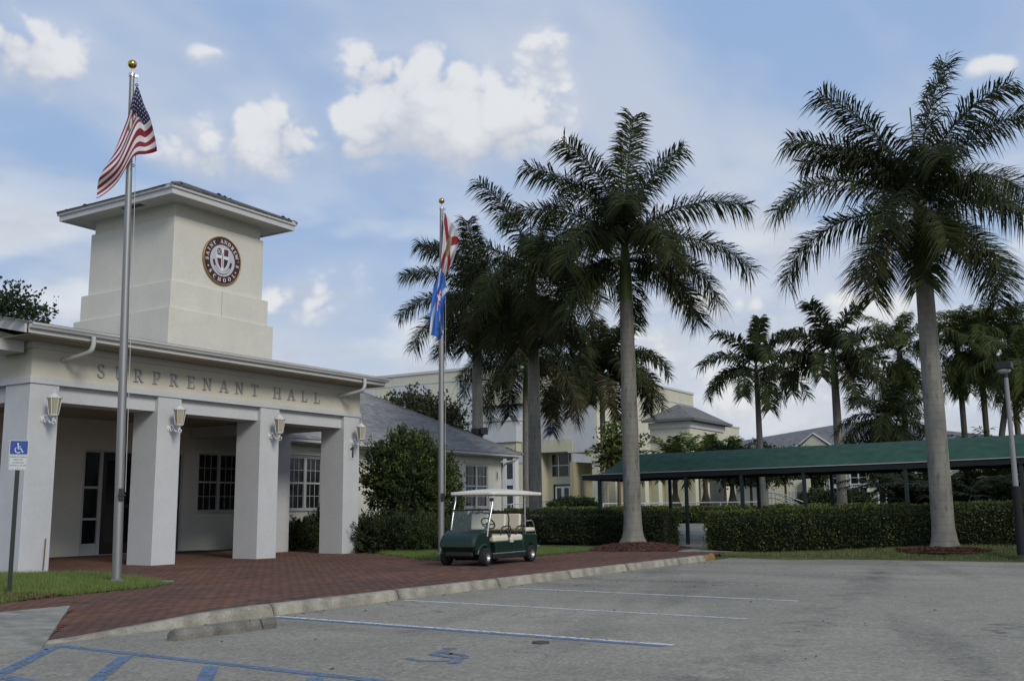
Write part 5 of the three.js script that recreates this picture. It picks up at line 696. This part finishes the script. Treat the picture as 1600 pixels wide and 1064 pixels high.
// d: base position, y of the trunk top and of the crown, trunk radii, fronds as [azimuth, elevation, droop, length]
function palm(name, label, d) {
  const t = thing(name, label, 'palm tree', [d.x, d.y, d.z], 0, d.group), h = d.top - d.y, ln = d.lean || [0, 0];
  mesh('trunk', trunkGeo(h, d.rf, ln), d.bark || M.trunk, t, true);
  const r0 = d.rf(1);
  if (d.shaft) mesh('crownshaft', new THREE.LatheGeometry([[r0, 0], [r0 * 1.04, 0.12], [r0 * 0.95, d.shaft * 0.4], [r0 * 0.62, d.shaft * 0.85], [r0 * 0.4, d.shaft + 0.25]].map((p) => new THREE.Vector2(...p)), 18).translate(ln[0], h - 0.02, ln[1]), M.shaft, t);
  const base = h + (d.shaft || 0); d.fronds.forEach(([az, el, dr, len, oo], i) => { const s = mesh('frond', frondGeo(0, el, dr, len, { ...d.o, ...(oo || {}), seed: d.seed * 100 + i }), M.frond, t, true); const sink = d.shaft ? clamp((60 - el) / 100) * d.shaft * 0.5 : clamp((50 - el) / 120) * 0.5; s.position.set(ln[0], base - sink, ln[1]); s.rotation.y = -az; });
  if (d.spear) mesh('spear_leaf', [bar([ln[0], base, ln[1]], [ln[0] - 0.12, base + d.spear, ln[1]], 0.02, 6)], M.shaft, t);
  pname(t); return t;
}
// azimuths as seen from the lot: 0 points to the right of the picture, 90 towards the viewer
const VA = (deg) => { const c = Math.cos(deg * D2R), s = Math.sin(deg * D2R), a = -57.9 * D2R, R = [Math.cos(a), -Math.sin(a)], T = [Math.sin(a), Math.cos(a)]; return Math.atan2(R[1] * c + T[1] * s, R[0] * c + T[0] * s); };
const mk = (L, s = 1) => L.map(([a, e, d, l, o]) => [VA(a), e, d, l * s, o]);
const spiral = (n, seed, len, e0 = 78, e1 = -15, d0 = 40, d1 = 95, dead = 0.3) => { const r = rng(seed), L = []; for (let i = 0; i < n; i++) { const t = i / (n - 1); L.push([i * 2.399 + r() * 0.4, lerp(e0, e1, Math.pow(t, 0.9)) + (r() - 0.5) * 10, lerp(d0, d1, Math.sin(t * 1.9)) * (0.85 + 0.3 * r()), len * (0.85 + 0.25 * r()) * (t < 0.1 ? 0.8 : 1), { dead: t > 0.8 ? dead : 0.02 }]); } return L; };
const skirt = [[80, -30, 50, 3.3], [112, -38, 44, 3.0], [48, -34, 46, 3.2], [145, -28, 54, 3.4], [20, -30, 52, 3.5], [-170, -24, 58, 3.6], [95, 8, 100, 3.8], [60, 34, 112, 3.9]];
const sparse = [[150, -16, 62, 3.6], [30, -14, 64, 3.5], [-168, -10, 74, 3.8], [-12, -8, 76, 3.8], [75, 34, 112, 2.6], [118, 30, 108, 2.6]];
const royal = (r0, mid, top) => (t) => t < 0.6 ? mid * (1 + 0.05 * Math.sin(t / 0.6 * Math.PI) + 0.22 * Math.exp(-t * 9)) + (r0 - mid * 1.22) * Math.exp(-t * 42) : lerp(mid, top, (t - 0.6) / 0.4);
const near = { n: 215, leaf: 1.04, w: 0.021, plume: 0.9, hang: 0.72, tint: [0.038, 0.05, 0.015] };
palm('royal_palm', 'tallest palm at the far right, its trunk in front of the canopy and hedge', { x: 29.95, y: 0.24, z: -5.1, top: 7.75, shaft: 2.25, rf: royal(0.43, 0.265, 0.23), seed: 1, o: near, spear: 2.7, fronds: mk([[10, 83, 18, 4.5], [172, 68, 48, 4.5], [186, 52, 52, 4.4], [178, 36, 88, 4.9], [202, 16, 92, 4.9], [60, -12, 66, 3.7], [4, 22, 92, 5.0], [-20, 42, 74, 4.9], [12, 58, 56, 4.6], [100, 50, 105, 3.7], [130, 24, 105, 3.6], [-110, 62, 55, 4.4], [-60, 40, 95, 4.6], [215, 58, 70, 4.2], [-30, 4, 90, 4.7], [150, -8, 70, 3.6, { dead: 0.25 }], [35, 72, 60, 4.3], [-95, 10, 90, 4.4], [95, 8, 100, 3.0], [60, 34, 112, 3.4], [112, -30, 50, 2.4]], 0.93) });
palm('royal_palm', 'palm on the red mulch mound, its crown above the canopy end', { x: 30.55, y: 0.3, z: -14.62, top: 8.28, shaft: 2.2, rf: royal(0.46, 0.26, 0.215), seed: 2, o: near, spear: 3.2, fronds: mk([[60, 86, 14, 4.4], [174, 58, 52, 4.5], [180, 40, 62, 4.7], [190, 18, 72, 4.4], [4, 42, 62, 4.8], [-4, 22, 74, 5.0], [20, 4, 86, 4.2], [14, 74, 45, 3.9], [96, 48, 105, 4.3], [130, 26, 110, 4.5], [70, 26, 108, 4.2], [-100, 60, 60, 4.4], [-50, 36, 92, 4.7], [-140, 40, 88, 4.5], [205, -2, 82, 4.3, { dead: 0.25 }], [155, 76, 55, 4.2], [-80, 8, 84, 4.2], ...sparse], 0.94) });
palm('royal_palm', 'palm whose trunk rises directly behind the rear of the golf cart', { x: 35.6, y: 0.2, z: -21.3, top: 9.0, shaft: 2.3, rf: royal(0.4, 0.25, 0.225), seed: 3, o: { ...near, tint: [0.036, 0.046, 0.014] }, spear: 2.5, fronds: mk([[150, 74, 50, 4.3], [178, 40, 66, 4.8], [196, 12, 80, 4.6], [10, 46, 66, 4.6], [0, 18, 80, 4.8], [40, 0, 84, 4.2, { dead: 0.3 }], [90, 44, 110, 4.5], [125, 20, 112, 4.5], [60, 20, 108, 4.4], [-90, 56, 70, 4.5], [-40, 30, 92, 4.5], [220, 40, 90, 4.5], [20, 78, 40, 4.0], [165, -6, 76, 3.9, { dead: 0.4 }], [85, -14, 70, 3.7, { dead: 0.3 }], [-120, 10, 86, 4.3], ...skirt]) });
palm('royal_palm', 'palm partly hidden behind the second flagpole flags, its trunk behind the wing roof', { x: 40.2, y: 0.3, z: -27.2, top: 9.6, shaft: 2.3, rf: royal(0.38, 0.255, 0.22), seed: 4, o: { ...near, tint: [0.034, 0.045, 0.014] }, fronds: mk([[176, 42, 64, 4.6], [184, 18, 66, 4.8], [196, 0, 74, 4.9], [170, 62, 56, 4.5], [100, 76, 50, 4.4], [12, 46, 70, 4.4], [0, 16, 80, 4.4], [90, 40, 112, 4.3], [130, 10, 96, 4.2], [60, 10, 100, 4.2], [-90, 50, 76, 4.4], [-50, 20, 90, 4.4], [-130, 26, 88, 4.4], [210, 70, 50, 4.2], [50, -16, 66, 3.8, { dead: 0.5 }], [30, -20, 60, 4.0, { dead: 0.6 }], ...skirt], 0.84) });
palm('royal_palm', 'lower palm close behind the cart palm, its fronds hanging before the entrance', { x: 46.0, y: 0.9, z: -28.0, top: 7.3, shaft: 2.0, rf: royal(0.36, 0.22, 0.19), seed: 8, o: { ...near, tint: [0.03, 0.043, 0.015] }, fronds: spiral(14, 808, 4.4, 80, -10, 55, 112, 0.4).concat(mk([[170, 20, 110, 4.4], [5, 24, 112, 4.6], [40, 6, 96, 4.6, { dead: 0.3 }], [140, 4, 96, 4.4, { dead: 0.3 }]])) });
const mid = { n: 120, leaf: 1.02, w: 0.034, plume: 0.9, hang: 0.65, tint: [0.042, 0.056, 0.017] };
palm('royal_palm', 'shorter palm with long hanging fronds left of the canopy end', { x: 57.5, y: 1.2, z: -29.4, top: 7.4, shaft: 2.6, rf: royal(0.33, 0.18, 0.17), seed: 5, o: { ...mid, w: 0.045, leaf: 1.0 }, fronds: spiral(27, 505, 5.0, 84, 8, 55, 128, 0.35).concat(mk([[176, 46, 128, 5.4], [0, 50, 128, 5.4], [60, 40, 130, 5.4], [120, 34, 122, 5.2], [90, 14, 100, 5.2, { dead: 0.4 }], [30, 18, 106, 5.2, { dead: 0.3 }], [150, 12, 100, 5.0, { dead: 0.4 }]])) });
palm('royal_palm', 'slim palm rising behind the canopy between the annex roof and the gable', { x: 61.6, y: 1.25, z: -20.7, top: 8.4, shaft: 1.7, rf: royal(0.3, 0.19, 0.16), seed: 6, o: { ...mid, w: 0.04 }, fronds: mk([[178, 42, 92, 3.9], [186, 14, 96, 3.8], [168, 66, 66, 3.4], [2, 44, 92, 3.8], [-8, 16, 96, 4.0], [14, 66, 60, 3.4], [90, 50, 118, 3.8], [120, 12, 104, 4.0], [62, 14, 104, 4.0], [-90, 60, 80, 3.6], [-60, 20, 96, 3.8], [-130, 24, 94, 3.8], [88, -10, 80, 3.8], [80, 82, 24, 3.0]]) });
palm('royal_palm', 'palm left of the tallest palm, its trunk behind the canopy and hedge', { x: 53.2, y: 1.15, z: -13.75, top: 7.6, shaft: 1.6, rf: royal(0.34, 0.22, 0.19), seed: 7, o: { ...mid, w: 0.038 }, fronds: mk([[174, 50, 76, 3.4], [184, 26, 90, 3.7], [196, 2, 84, 3.6], [4, 52, 80, 3.3], [-4, 28, 92, 3.5], [10, 4, 86, 3.3], [90, 50, 116, 3.4], [120, 20, 104, 3.5], [62, 18, 104, 3.5], [-90, 60, 70, 3.3], [-50, 26, 92, 3.4], [-130, 26, 92, 3.4], [150, 76, 40, 3.0], [30, 78, 40, 2.8], [80, -12, 74, 3.3, { dead: 0.3 }]]) });
const thin = (r) => (t) => lerp(r * 1.35, r, ss(0, 0.1, t));
const queen = { n: 80, leaf: 0.75, w: 0.026, plume: 0.55, hang: 0.9, tint: [0.066, 0.09, 0.022] };
const Q = [[58.9, -11.6, 9.9, 3.5, 21, 'feathery palm with a shaggy skirt, left of the tallest trunk'], [59.5, -8.7, 10.1, 2.9, 22, 'feathery palm just right of the tallest trunk'], [60.2, -7.7, 10.6, 2.8, 23, 'slim trunked feathery palm left of the lot light'], [60.4, -6.2, 10.2, 3.2, 24, 'feathery palm behind the lot light at the picture edge']];
const bt = std(0.17, 0.15, 0.125, 0.95, { map: barkTex, bumpMap: barkBump, bumpScale: 0.02 });
for (const [x, z, top, len, seed, label] of Q) palm('queen_palm', label, { x, y: 1.2, z, top, rf: thin(0.15), seed, o: queen, bark: bt, group: 'feathery palms standing beyond the canopy', fronds: spiral(15, seed, len, 84, 14, 62, 105, 0.1).concat(spiral(13, seed + 60, len * 0.9, -28, -78, 30, 18, 0.5)) });
palm('queen_palm', 'leaning palm at the picture edge behind the lot light', { x: 56, y: 1.2, z: -6.8, top: 8.6, lean: [0.3, 1.3], rf: thin(0.15), seed: 27, o: queen, bark: bt, group: 'feathery palms standing beyond the canopy', fronds: spiral(18, 27, 3.2, 75, -40, 60, 120) });
palm('date_palm', 'low palm with heavy drooping fronds left of the feathery palms', { x: 48.8, y: 1.0, z: -10.4, top: 5.4, rf: thin(0.2), seed: 31, o: { ...queen, tint: [0.026, 0.04, 0.012] }, bark: bt, fronds: spiral(24, 31, 2.9, 70, -45, 70, 115, 0.2) });
const small = { n: 40, leaf: 0.85, w: 0.05, plume: 0.4, hang: 0.6, tint: [0.1, 0.14, 0.032] };
palm('annex_palm', 'small bushy palm in front of the hip roofed annex, left one', { x: 69, y: 1.1, z: -29.6, top: 4.6, rf: (t) => lerp(0.5, 0.17, ss(0, 0.45, t)), seed: 41, o: small, bark: bt, fronds: spiral(18, 41, 3.0, 82, 5, 40, 85, 0.05) });
palm('annex_palm', 'small bushy palm in front of the hip roofed annex, right one', { x: 69.8, y: 1.1, z: -27.6, top: 4.5, rf: (t) => lerp(0.5, 0.17, ss(0, 0.45, t)), seed: 42, o: small, bark: bt, fronds: spiral(18, 42, 3.0, 82, 5, 40, 85, 0.05) });
palm('annex_palm', 'small bushy palm at the right end of the annex', { x: 72.5, y: 1.1, z: -26.6, top: 4.7, rf: (t) => lerp(0.45, 0.17, ss(0, 0.45, t)), seed: 43, o: small, bark: bt, fronds: spiral(16, 43, 2.8, 82, 5, 40, 85, 0.05) });
// clumping palms: many arching fronds from the ground
function clumpPalm(label, x, z, n, len, seed, tint) { const t = thing('clumping_palm', label, 'palm', [x, gh(x, z) - 0.05, z], 0, 'clumping palms in the shade behind the right hedge'), r = rng(seed); for (let i = 0; i < n; i++) { const a = r() * 6.28, m = mesh('frond', frondGeo(0, 84 - 44 * r(), 40 + 60 * r(), len * (0.6 + 0.5 * r()), { n: 42, leaf: 0.62, w: 0.03, plume: 0.2, hang: 0.5, seed: seed * 50 + i, tint }), M.frond, t, true); m.position.set((r() - 0.5) * 0.9, 0, (r() - 0.5) * 0.9); m.rotation.y = a; } pname(t); }
[[39.5, -7.3, 'left of the tallest trunk'], [39.2, -6.0, 'just right of the tallest trunk'], [38.8, -4.9, 'left of the lot light pole'], [38.6, -3.9, 'right of the lot light pole'], [41, -6.6, 'behind the others, left'], [41.5, -5.0, 'behind the others, right']].forEach(([x, z, l], i) => clumpPalm('dark clumping palm under the canopy, ' + l, x, z, 30, 2.6, 60 + i, [0.016, 0.025, 0.008]));
[[50.5, -9.2, 'left of the tallest trunk'], [51, -6.9, 'right of the tallest trunk'], [51.5, -5.5, 'below the slim trunk']].forEach(([x, z, l], i) => clumpPalm('spiky palm clump showing above the canopy, ' + l, x, z, 34, 4.9, 70 + i, [0.02, 0.033, 0.011]));
// leafy crowns: small folded leaves gathered into sprays
function sprays(list, o) {   // list of [x, y, z, dx, dy, dz, length]
  const { per = 26, size = 0.07, tint = [0.03, 0.05, 0.012], tip = null, seed = 1, spread = 0.09, asp = 0.42 } = o, r = rng(seed), P = [], C = [];
  for (const [x, y, z, dx, dy, dz, L] of list) { const sv = 0.7 + 0.6 * r(); for (let k = 0; k < per; k++) {
    const t = r(), px = x + dx * L * t + (r() - 0.5) * spread * 2, py = y + dy * L * t + (r() - 0.5) * spread * 2, pz = z + dz * L * t + (r() - 0.5) * spread * 2, d = V(dx + (r() - 0.5) * 1.7, dy + (r() - 0.5) * 1.7 + 0.1, dz + (r() - 0.5) * 1.7).normalize(), s = V(r() - 0.5, r() - 0.5, r() - 0.5).cross(d).normalize(), n = d.clone().cross(s), l = size * (0.7 + 0.6 * r());
    const B = V(px, py, pz), E = B.clone().addScaledVector(d, l).addScaledVector(n, -l * 0.12), m = B.clone().addScaledVector(d, l * 0.5), a = m.clone().addScaledVector(s, l * asp).addScaledVector(n, l * 0.1), b = m.clone().addScaledVector(s, -l * asp).addScaledVector(n, l * 0.1);
    P.push(...B.toArray(), ...a.toArray(), ...E.toArray(), ...B.toArray(), ...E.toArray(), ...b.toArray()); const v = sv * (0.7 + 0.6 * r()), c = tip && t > 0.72 && r() < 0.75 ? tip : tint; for (let q = 0; q < 6; q++) C.push(c[0] * v, c[1] * v, c[2] * v);
  } } return rawGeo(P, null, C);
}
function ellipsoidSprays(c, R, n, seed, o = {}) { const { up = 0.35, inner = 0.55, L = 0.35, lump = 0.25, ymin = -1 } = o, r = rng(seed), out = []; for (let i = 0; i < n; i++) { let y; do { y = r() * 2 - 1; } while (y < ymin); const a = r() * 6.283, q = Math.sqrt(1 - y * y), d = [q * Math.cos(a), y, q * Math.sin(a)], k = lerp(inner, 1, Math.pow(r(), 0.45)) * (1 + lump * fbm(d[0] * 2.2 + seed, d[1] * 2.2, d[2] * 2.2, 3) * 1.6); out.push([c[0] + d[0] * R[0] * k, c[1] + d[1] * R[1] * k, c[2] + d[2] * R[2] * k, ...V(d[0], d[1] + up, d[2]).normalize().toArray(), L * (0.5 + r())]); } return out; }
function limbs(list, r0) { return list.map(([a, b, c, k]) => tube([a, b, c], r0 * (k || 1), 6, 8)); }
{ // big evergreen shrub in front of the wing
  const t = thing('evergreen_shrub', 'large rounded evergreen shrub in front of the wing wall', 'shrub', [27.75, 0.1, -21.6]), L = [], bl = [[0, 2.35, 0, 1.35, 1.25, 1.3], [-0.55, 2.0, 0.4, 0.95, 0.9, 0.9], [0.75, 2.0, -0.2, 0.95, 0.95, 0.95], [0.1, 3.1, -0.1, 0.8, 0.75, 0.8], [0.6, 1.7, 0.6, 0.9, 0.7, 0.8], [-0.7, 2.7, -0.3, 0.7, 0.7, 0.7], [1.35, 2.35, 0.15, 0.6, 0.6, 0.6], [1.3, 1.55, 0.3, 0.6, 0.45, 0.6]];
  bl.forEach(([x, y, z, a, b, c], i) => L.push(...ellipsoidSprays([x, y, z], [a, b, c], Math.round(330 * a * b), 200 + i, { L: 0.34, up: 0.6, lump: 0.35 })));
  mesh('crown', sprays(L, { per: 24, size: 0.095, tint: [0.023, 0.041, 0.01], tip: [0.085, 0.115, 0.018], seed: 7, spread: 0.07, asp: 0.3 }), M.leaf, t, true);
  const st = [], r = rng(17); for (let i = 0; i < 11; i++) { const a = i * 2.4, q = 0.9 * r() + 0.25; st.push([[0.12 * Math.cos(a), 0, 0.12 * Math.sin(a)], [q * 0.5 * Math.cos(a), 0.8, q * 0.5 * Math.sin(a)], [q * Math.cos(a), 2.2, q * Math.sin(a)], 1]); } mesh('stems', limbs(st, 0.035), M.bark, t); pname(t);
}
function mound(name, label, cx, cy, cz, R, n, seed, o, group) { const t = thing(name, label, 'shrub', [cx, cy, cz], 0, group); mesh('foliage', sprays(ellipsoidSprays([0, R[1] * 0.5, 0], R, n, seed, { L: 0.3, up: 0.5, ymin: -0.5, lump: 0.4, inner: 0.6, ...(o.e || {}) }), { seed, ...o }), M.leaf, t, true); const st = [], r = rng(seed); for (let i = 0; i < 8; i++) { const a = i * 2.4; st.push([[0.1 * Math.cos(a), 0, 0.1 * Math.sin(a)], [R[0] * 0.3 * Math.cos(a), R[1] * 0.5, R[2] * 0.3 * Math.sin(a)], [R[0] * 0.6 * Math.cos(a), R[1], R[2] * 0.6 * Math.sin(a)], 1]); } mesh('stems', limbs(st, 0.018), M.bark, t); t.scale.set(1.13, 0.98, 1.13); pname(t); }
const lowO = { per: 26, size: 0.12, tint: [0.022, 0.034, 0.01], tip: [0.04, 0.058, 0.014], spread: 0.08, asp: 0.16, e: { L: 0.5 } };
[[25.9, -21.0, 0.9, 0.47, 'dark feathery shrub beside the end column'], [26.7, -20.4, 0.9, 0.43, 'dark feathery shrub second from the end column'], [27.4, -20.2, 1.0, 0.45, 'dark feathery shrub below the big evergreen'], [28.5, -20.0, 0.9, 0.43, 'feathery shrub left of the second flagpole'], [28.6, -21.6, 0.8, 0.45, 'feathery shrub right of the big evergreen, nearest the wing'], [27.9, -22.9, 0.9, 0.43, 'feathery shrub under the back of the big evergreen']].forEach(([x, z, a, h, l], i) => mound('low_shrub', l, x, 0.12, z, [a, h, 0.75], 420, 301 + i, lowO, 'dark feathery shrubs in front of the wing'));
[[26.3, -20.0 + 0.2, 0.55, 0.4, 'light green low plant at the lawn edge, nearer the column'], [27.9, -19.3, 0.7, 0.45, 'light green low plant at the lawn edge, nearer the flagpole']].forEach(([x, z, a, h, l], i) => mound('border_plant', l, x, 0.12, z, [a, h, 0.5], 260, 321 + i, { ...lowO, tint: [0.05, 0.075, 0.018], size: 0.1 }, 'light border plants on the lawn edge'));
mound('wall_plant', 'spiky plant growing against the wing wall under the window', 27.9, 0.1, -25.4, [0.5, 0.65, 0.4], 190, 331, { ...lowO, size: 0.16 }); mound('wall_plant', 'pale grassy plant at the foot of the wing wall', 26.6, 0.1, -25.4, [0.8, 0.4, 0.35], 150, 332, { ...lowO, tint: [0.07, 0.085, 0.03], size: 0.14 });
function roundTree(name, label, x, y, z, h, R, n, seed, o, trunkR = 0.09) { const t = thing(name, label, 'tree', [x, y, z]), L = []; const r = rng(seed); for (let i = 0; i < 9; i++) { const a = i * 2.4, q = i ? 0.55 + 0.3 * r() : 0; L.push(...ellipsoidSprays([R[0] * q * Math.cos(a), h + R[1] * (r() * 1.1 - 0.5), R[2] * q * Math.sin(a)], R.map((v) => v * (0.42 + 0.2 * r())), Math.round(n / 9), seed * 20 + i, { L: 0.4, up: 0.3, lump: 0.6, inner: 0.35, ...(o.e || {}) })); } mesh('crown', sprays(L, { seed, ...o }), M.leaf, t, true); mesh('trunk', trunkGeo(h, (q) => lerp(trunkR * 1.4, trunkR * 0.6, q)), M.bark, t, true); const st = []; for (let i = 0; i < 9; i++) { const a = i * 2.4, q = 0.7; st.push([[0, h * 0.6, 0], [R[0] * 0.3 * Math.cos(a), h * 0.85, R[2] * 0.3 * Math.sin(a)], [R[0] * q * Math.cos(a), h + R[1] * 0.4 * Math.sin(i * 1.7), R[2] * q * Math.sin(a)], 1]); } mesh('branches', limbs(st, trunkR * 0.4), M.bark, t); pname(t); }
roundTree('broadleaf_tree', 'grey green airy tree rising behind the wing roof ridge', 49.5, 0.2, -37.3, 6.5, [1.75, 1.25, 1.75], 800, 61, { per: 15, size: 0.16, tint: [0.05, 0.055, 0.022], spread: 0.2, e: { L: 0.8 } }, 0.16);
roundTree('broadleaf_tree', 'dark leafy tree top above the hall roof at the far left', 26.2, 0.2, -44.5, 10.3, [1.75, 1.15, 1.7], 420, 62, { per: 11, size: 0.17, tint: [0.02, 0.036, 0.012], spread: 0.22, e: { L: 0.8 } }, 0.18);
roundTree('courtyard_tree', 'yellow green small tree behind the canopy beside the middle palm trunk', 47.0, 0.8, -23.2, 3.6, [0.7, 0.85, 0.7], 200, 63, { per: 18, size: 0.15, tint: [0.085, 0.11, 0.022], spread: 0.16, e: { L: 0.5 } }, 0.08);
roundTree('courtyard_tree', 'small round tree under the canopy in front of the colonnade', 62.5, 1.2, -23.4, 2.7, [1.1, 1.0, 1.1], 420, 64, { per: 18, size: 0.15, tint: [0.03, 0.046, 0.014], spread: 0.16, e: { L: 0.5 } }, 0.07);
roundTree('courtyard_tree', 'small dark tree left of the slim palm under the canopy', 66.5, 1.2, -23.1, 2.9, [1.3, 1.1, 1.3], 420, 65, { per: 18, size: 0.15, tint: [0.026, 0.04, 0.013], spread: 0.16, e: { L: 0.5 } }, 0.08);
roundTree('courtyard_tree', 'bright round tree between the slim palm and the garden wall', 72, 1.2, -22.5, 3.0, [1.3, 1.1, 1.3], 420, 66, { per: 18, size: 0.15, tint: [0.045, 0.07, 0.016], spread: 0.16, e: { L: 0.5 } }, 0.08);
roundTree('courtyard_tree', 'dark tree right of the garden wall under the canopy', 79, 1.2, -22.4, 2.9, [0.8, 1.0, 0.8], 420, 67, { per: 18, size: 0.15, tint: [0.024, 0.04, 0.013], spread: 0.16, e: { L: 0.5 } }, 0.08);
[[59, -32.2, 'dark clipped bush left of the canopy end'], [60.5, -33.4, 'dark clipped bush beside the auditorium bin'], [75, -21.2, 'low bush in front of the garden wall'], [78, -19.4, 'low bush with pale flowers right of the garden wall']].forEach(([x, z, l], i) => mound('clipped_bush', l, x, gh(x, z), z, [1.2, i < 2 ? 0.32 : 0.7, 1.1], 220, 341 + i, { per: 22, size: 0.12, tint: [0.03, 0.05, 0.014], tip: [0.045, 0.07, 0.018], spread: 0.12 }));
// hedges: clipped boxes of small leaves round a dark core
function hedge(name, label, x0, x1, z0, z1, h, seed, dens, tint, tip, size = 0.055) {
  const t = thing(name, label, 'hedge', [0, 0, 0]), r = rng(seed), P = [], C = [], cx = (x0 + x1) / 2, hw = (x1 - x0) / 2, rd = 0.28, top = (z) => h(z);
  const put = (x, y, z, nx, ny, nz) => { const k = 0.17 * fbm(x * 1.3, y * 1.5, z * 1.3, 3) + (r() - 0.55) * 0.12; const B = V(x + nx * k, y + ny * k, z + nz * k), d = V(nx + (r() - 0.5) * 1.8, ny + (r() - 0.5) * 1.8 + 0.25, nz + (r() - 0.5) * 1.8).normalize(), s = V(r() - 0.5, r() - 0.5, r() - 0.5).cross(d).normalize(), l = size * (0.7 + 0.7 * r()), E = B.clone().addScaledVector(d, l), m = B.clone().addScaledVector(d, l * 0.5), n = d.clone().cross(s), a = m.clone().addScaledVector(s, l * 0.36).addScaledVector(n, l * 0.1), b = m.clone().addScaledVector(s, -l * 0.36).addScaledVector(n, l * 0.1); P.push(...B.toArray(), ...a.toArray(), ...E.toArray(), ...B.toArray(), ...E.toArray(), ...b.toArray()); const v = 0.55 + 0.8 * r(), c = k > 0.015 && r() < 0.4 ? tip : tint; for (let q = 0; q < 6; q++) C.push(c[0] * v, c[1] * v, c[2] * v); };
  const len = z1 - z0, gap = (z, y, g) => y - g < 0.12 && fbm(z * 1.3, 2, y, 2) > 0.05;
  const n = Math.round(len * dens * 1.35); for (let i = 0; i < n; i++) { const z = lerp(z0, z1, r()), g = gh(cx, z), y = lerp(g + 0.02, top(z), r()); if (gap(z, y, g)) continue; for (const s of [-1, 1]) { if (s > 0 && r() > 0.5) continue; const rr = Math.max(0, y - (top(z) - rd)) / rd, inset = rd * (1 - Math.sqrt(Math.max(0, 1 - rr * rr))); put(cx + s * (hw - inset), y, z, s * (1 - rr * 0.7), rr * 0.7, 0); } }
  const m = Math.round(len * hw * 2 * dens); for (let i = 0; i < m; i++) { const z = lerp(z0, z1, r()), q = r() * 2 - 1; put(cx + q * (hw - rd * 0.6), top(z) - 0.02 * q * q, z, 0, 1, 0); }
  const e = Math.round(hw * 2 * dens * 1.3); for (let i = 0; i < e; i++) for (const [z, s] of [[z0, -1], [z1, 1]]) { const q = r() * 2 - 1, g = gh(cx, z), y = lerp(g + 0.03, top(z), r()), rr = Math.max(0, y - (top(z) - rd)) / rd; put(cx + q * hw * 0.93, y, z - s * (0.22 * q * q + rd * (1 - Math.sqrt(Math.max(0, 1 - rr * rr)))), 0, rr * 0.6, s); }
  mesh('foliage', rawGeo(P, null, C), M.leaf, t, true).userData.kind = 'stuff';
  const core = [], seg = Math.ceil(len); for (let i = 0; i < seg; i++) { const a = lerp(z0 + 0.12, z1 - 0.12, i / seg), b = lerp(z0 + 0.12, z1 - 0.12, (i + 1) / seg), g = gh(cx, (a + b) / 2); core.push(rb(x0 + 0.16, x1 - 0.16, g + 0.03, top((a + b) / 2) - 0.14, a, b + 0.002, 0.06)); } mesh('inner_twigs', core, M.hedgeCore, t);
  const st = []; for (let z = z0 + 0.3; z < z1; z += 0.34) for (const s of [-0.3, 0.3]) { const x = cx + s * hw + (r() - 0.5) * 0.3, g = gh(cx, z); st.push(bar([x, g - 0.05, z], [x + (r() - 0.5) * 0.2, g + 0.4, z + (r() - 0.5) * 0.2], 0.018, 5)); } mesh('stems', st, M.bark, t); pname(t);
}
const hT = [0.043, 0.06, 0.012], hP = [0.105, 0.13, 0.022];
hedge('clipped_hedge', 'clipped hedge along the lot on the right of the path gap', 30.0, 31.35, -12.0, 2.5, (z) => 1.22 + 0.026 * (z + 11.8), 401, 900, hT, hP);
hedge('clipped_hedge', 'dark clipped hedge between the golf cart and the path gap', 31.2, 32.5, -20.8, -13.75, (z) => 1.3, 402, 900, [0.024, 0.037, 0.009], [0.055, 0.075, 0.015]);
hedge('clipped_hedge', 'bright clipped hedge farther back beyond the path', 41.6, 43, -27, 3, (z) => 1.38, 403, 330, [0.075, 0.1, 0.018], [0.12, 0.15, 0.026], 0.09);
// lamp strapped to the trunk behind the wing roof
{ const t = thing('trunk_floodlight', 'dark box lamp strapped round the palm trunk above the wing roof', 'lamp', [40.2, 4.9, -27.2], 57.9 * D2R * -1); mesh('strap', [cyl(0.33, 0.33, 0.0, 0.3, 0, 0, 16)], M.black, t); mesh('lamp_housing', [rb(0.16, 0.5, 0.02, 0.34, 0.18, 0.46, 0.02)], std(0.04, 0.04, 0.04, 0.6), t); mesh('cable', [tube([[0.05, 0, 0.33], [0.05, -0.4, 0.35], [0.12, -0.7, 0.36], [0.2, -0.4, 0.36], [0.2, 0, 0.36]], 0.02, 6, 24)], M.black, t); pname(t); }

renderer.render(scene, camera);
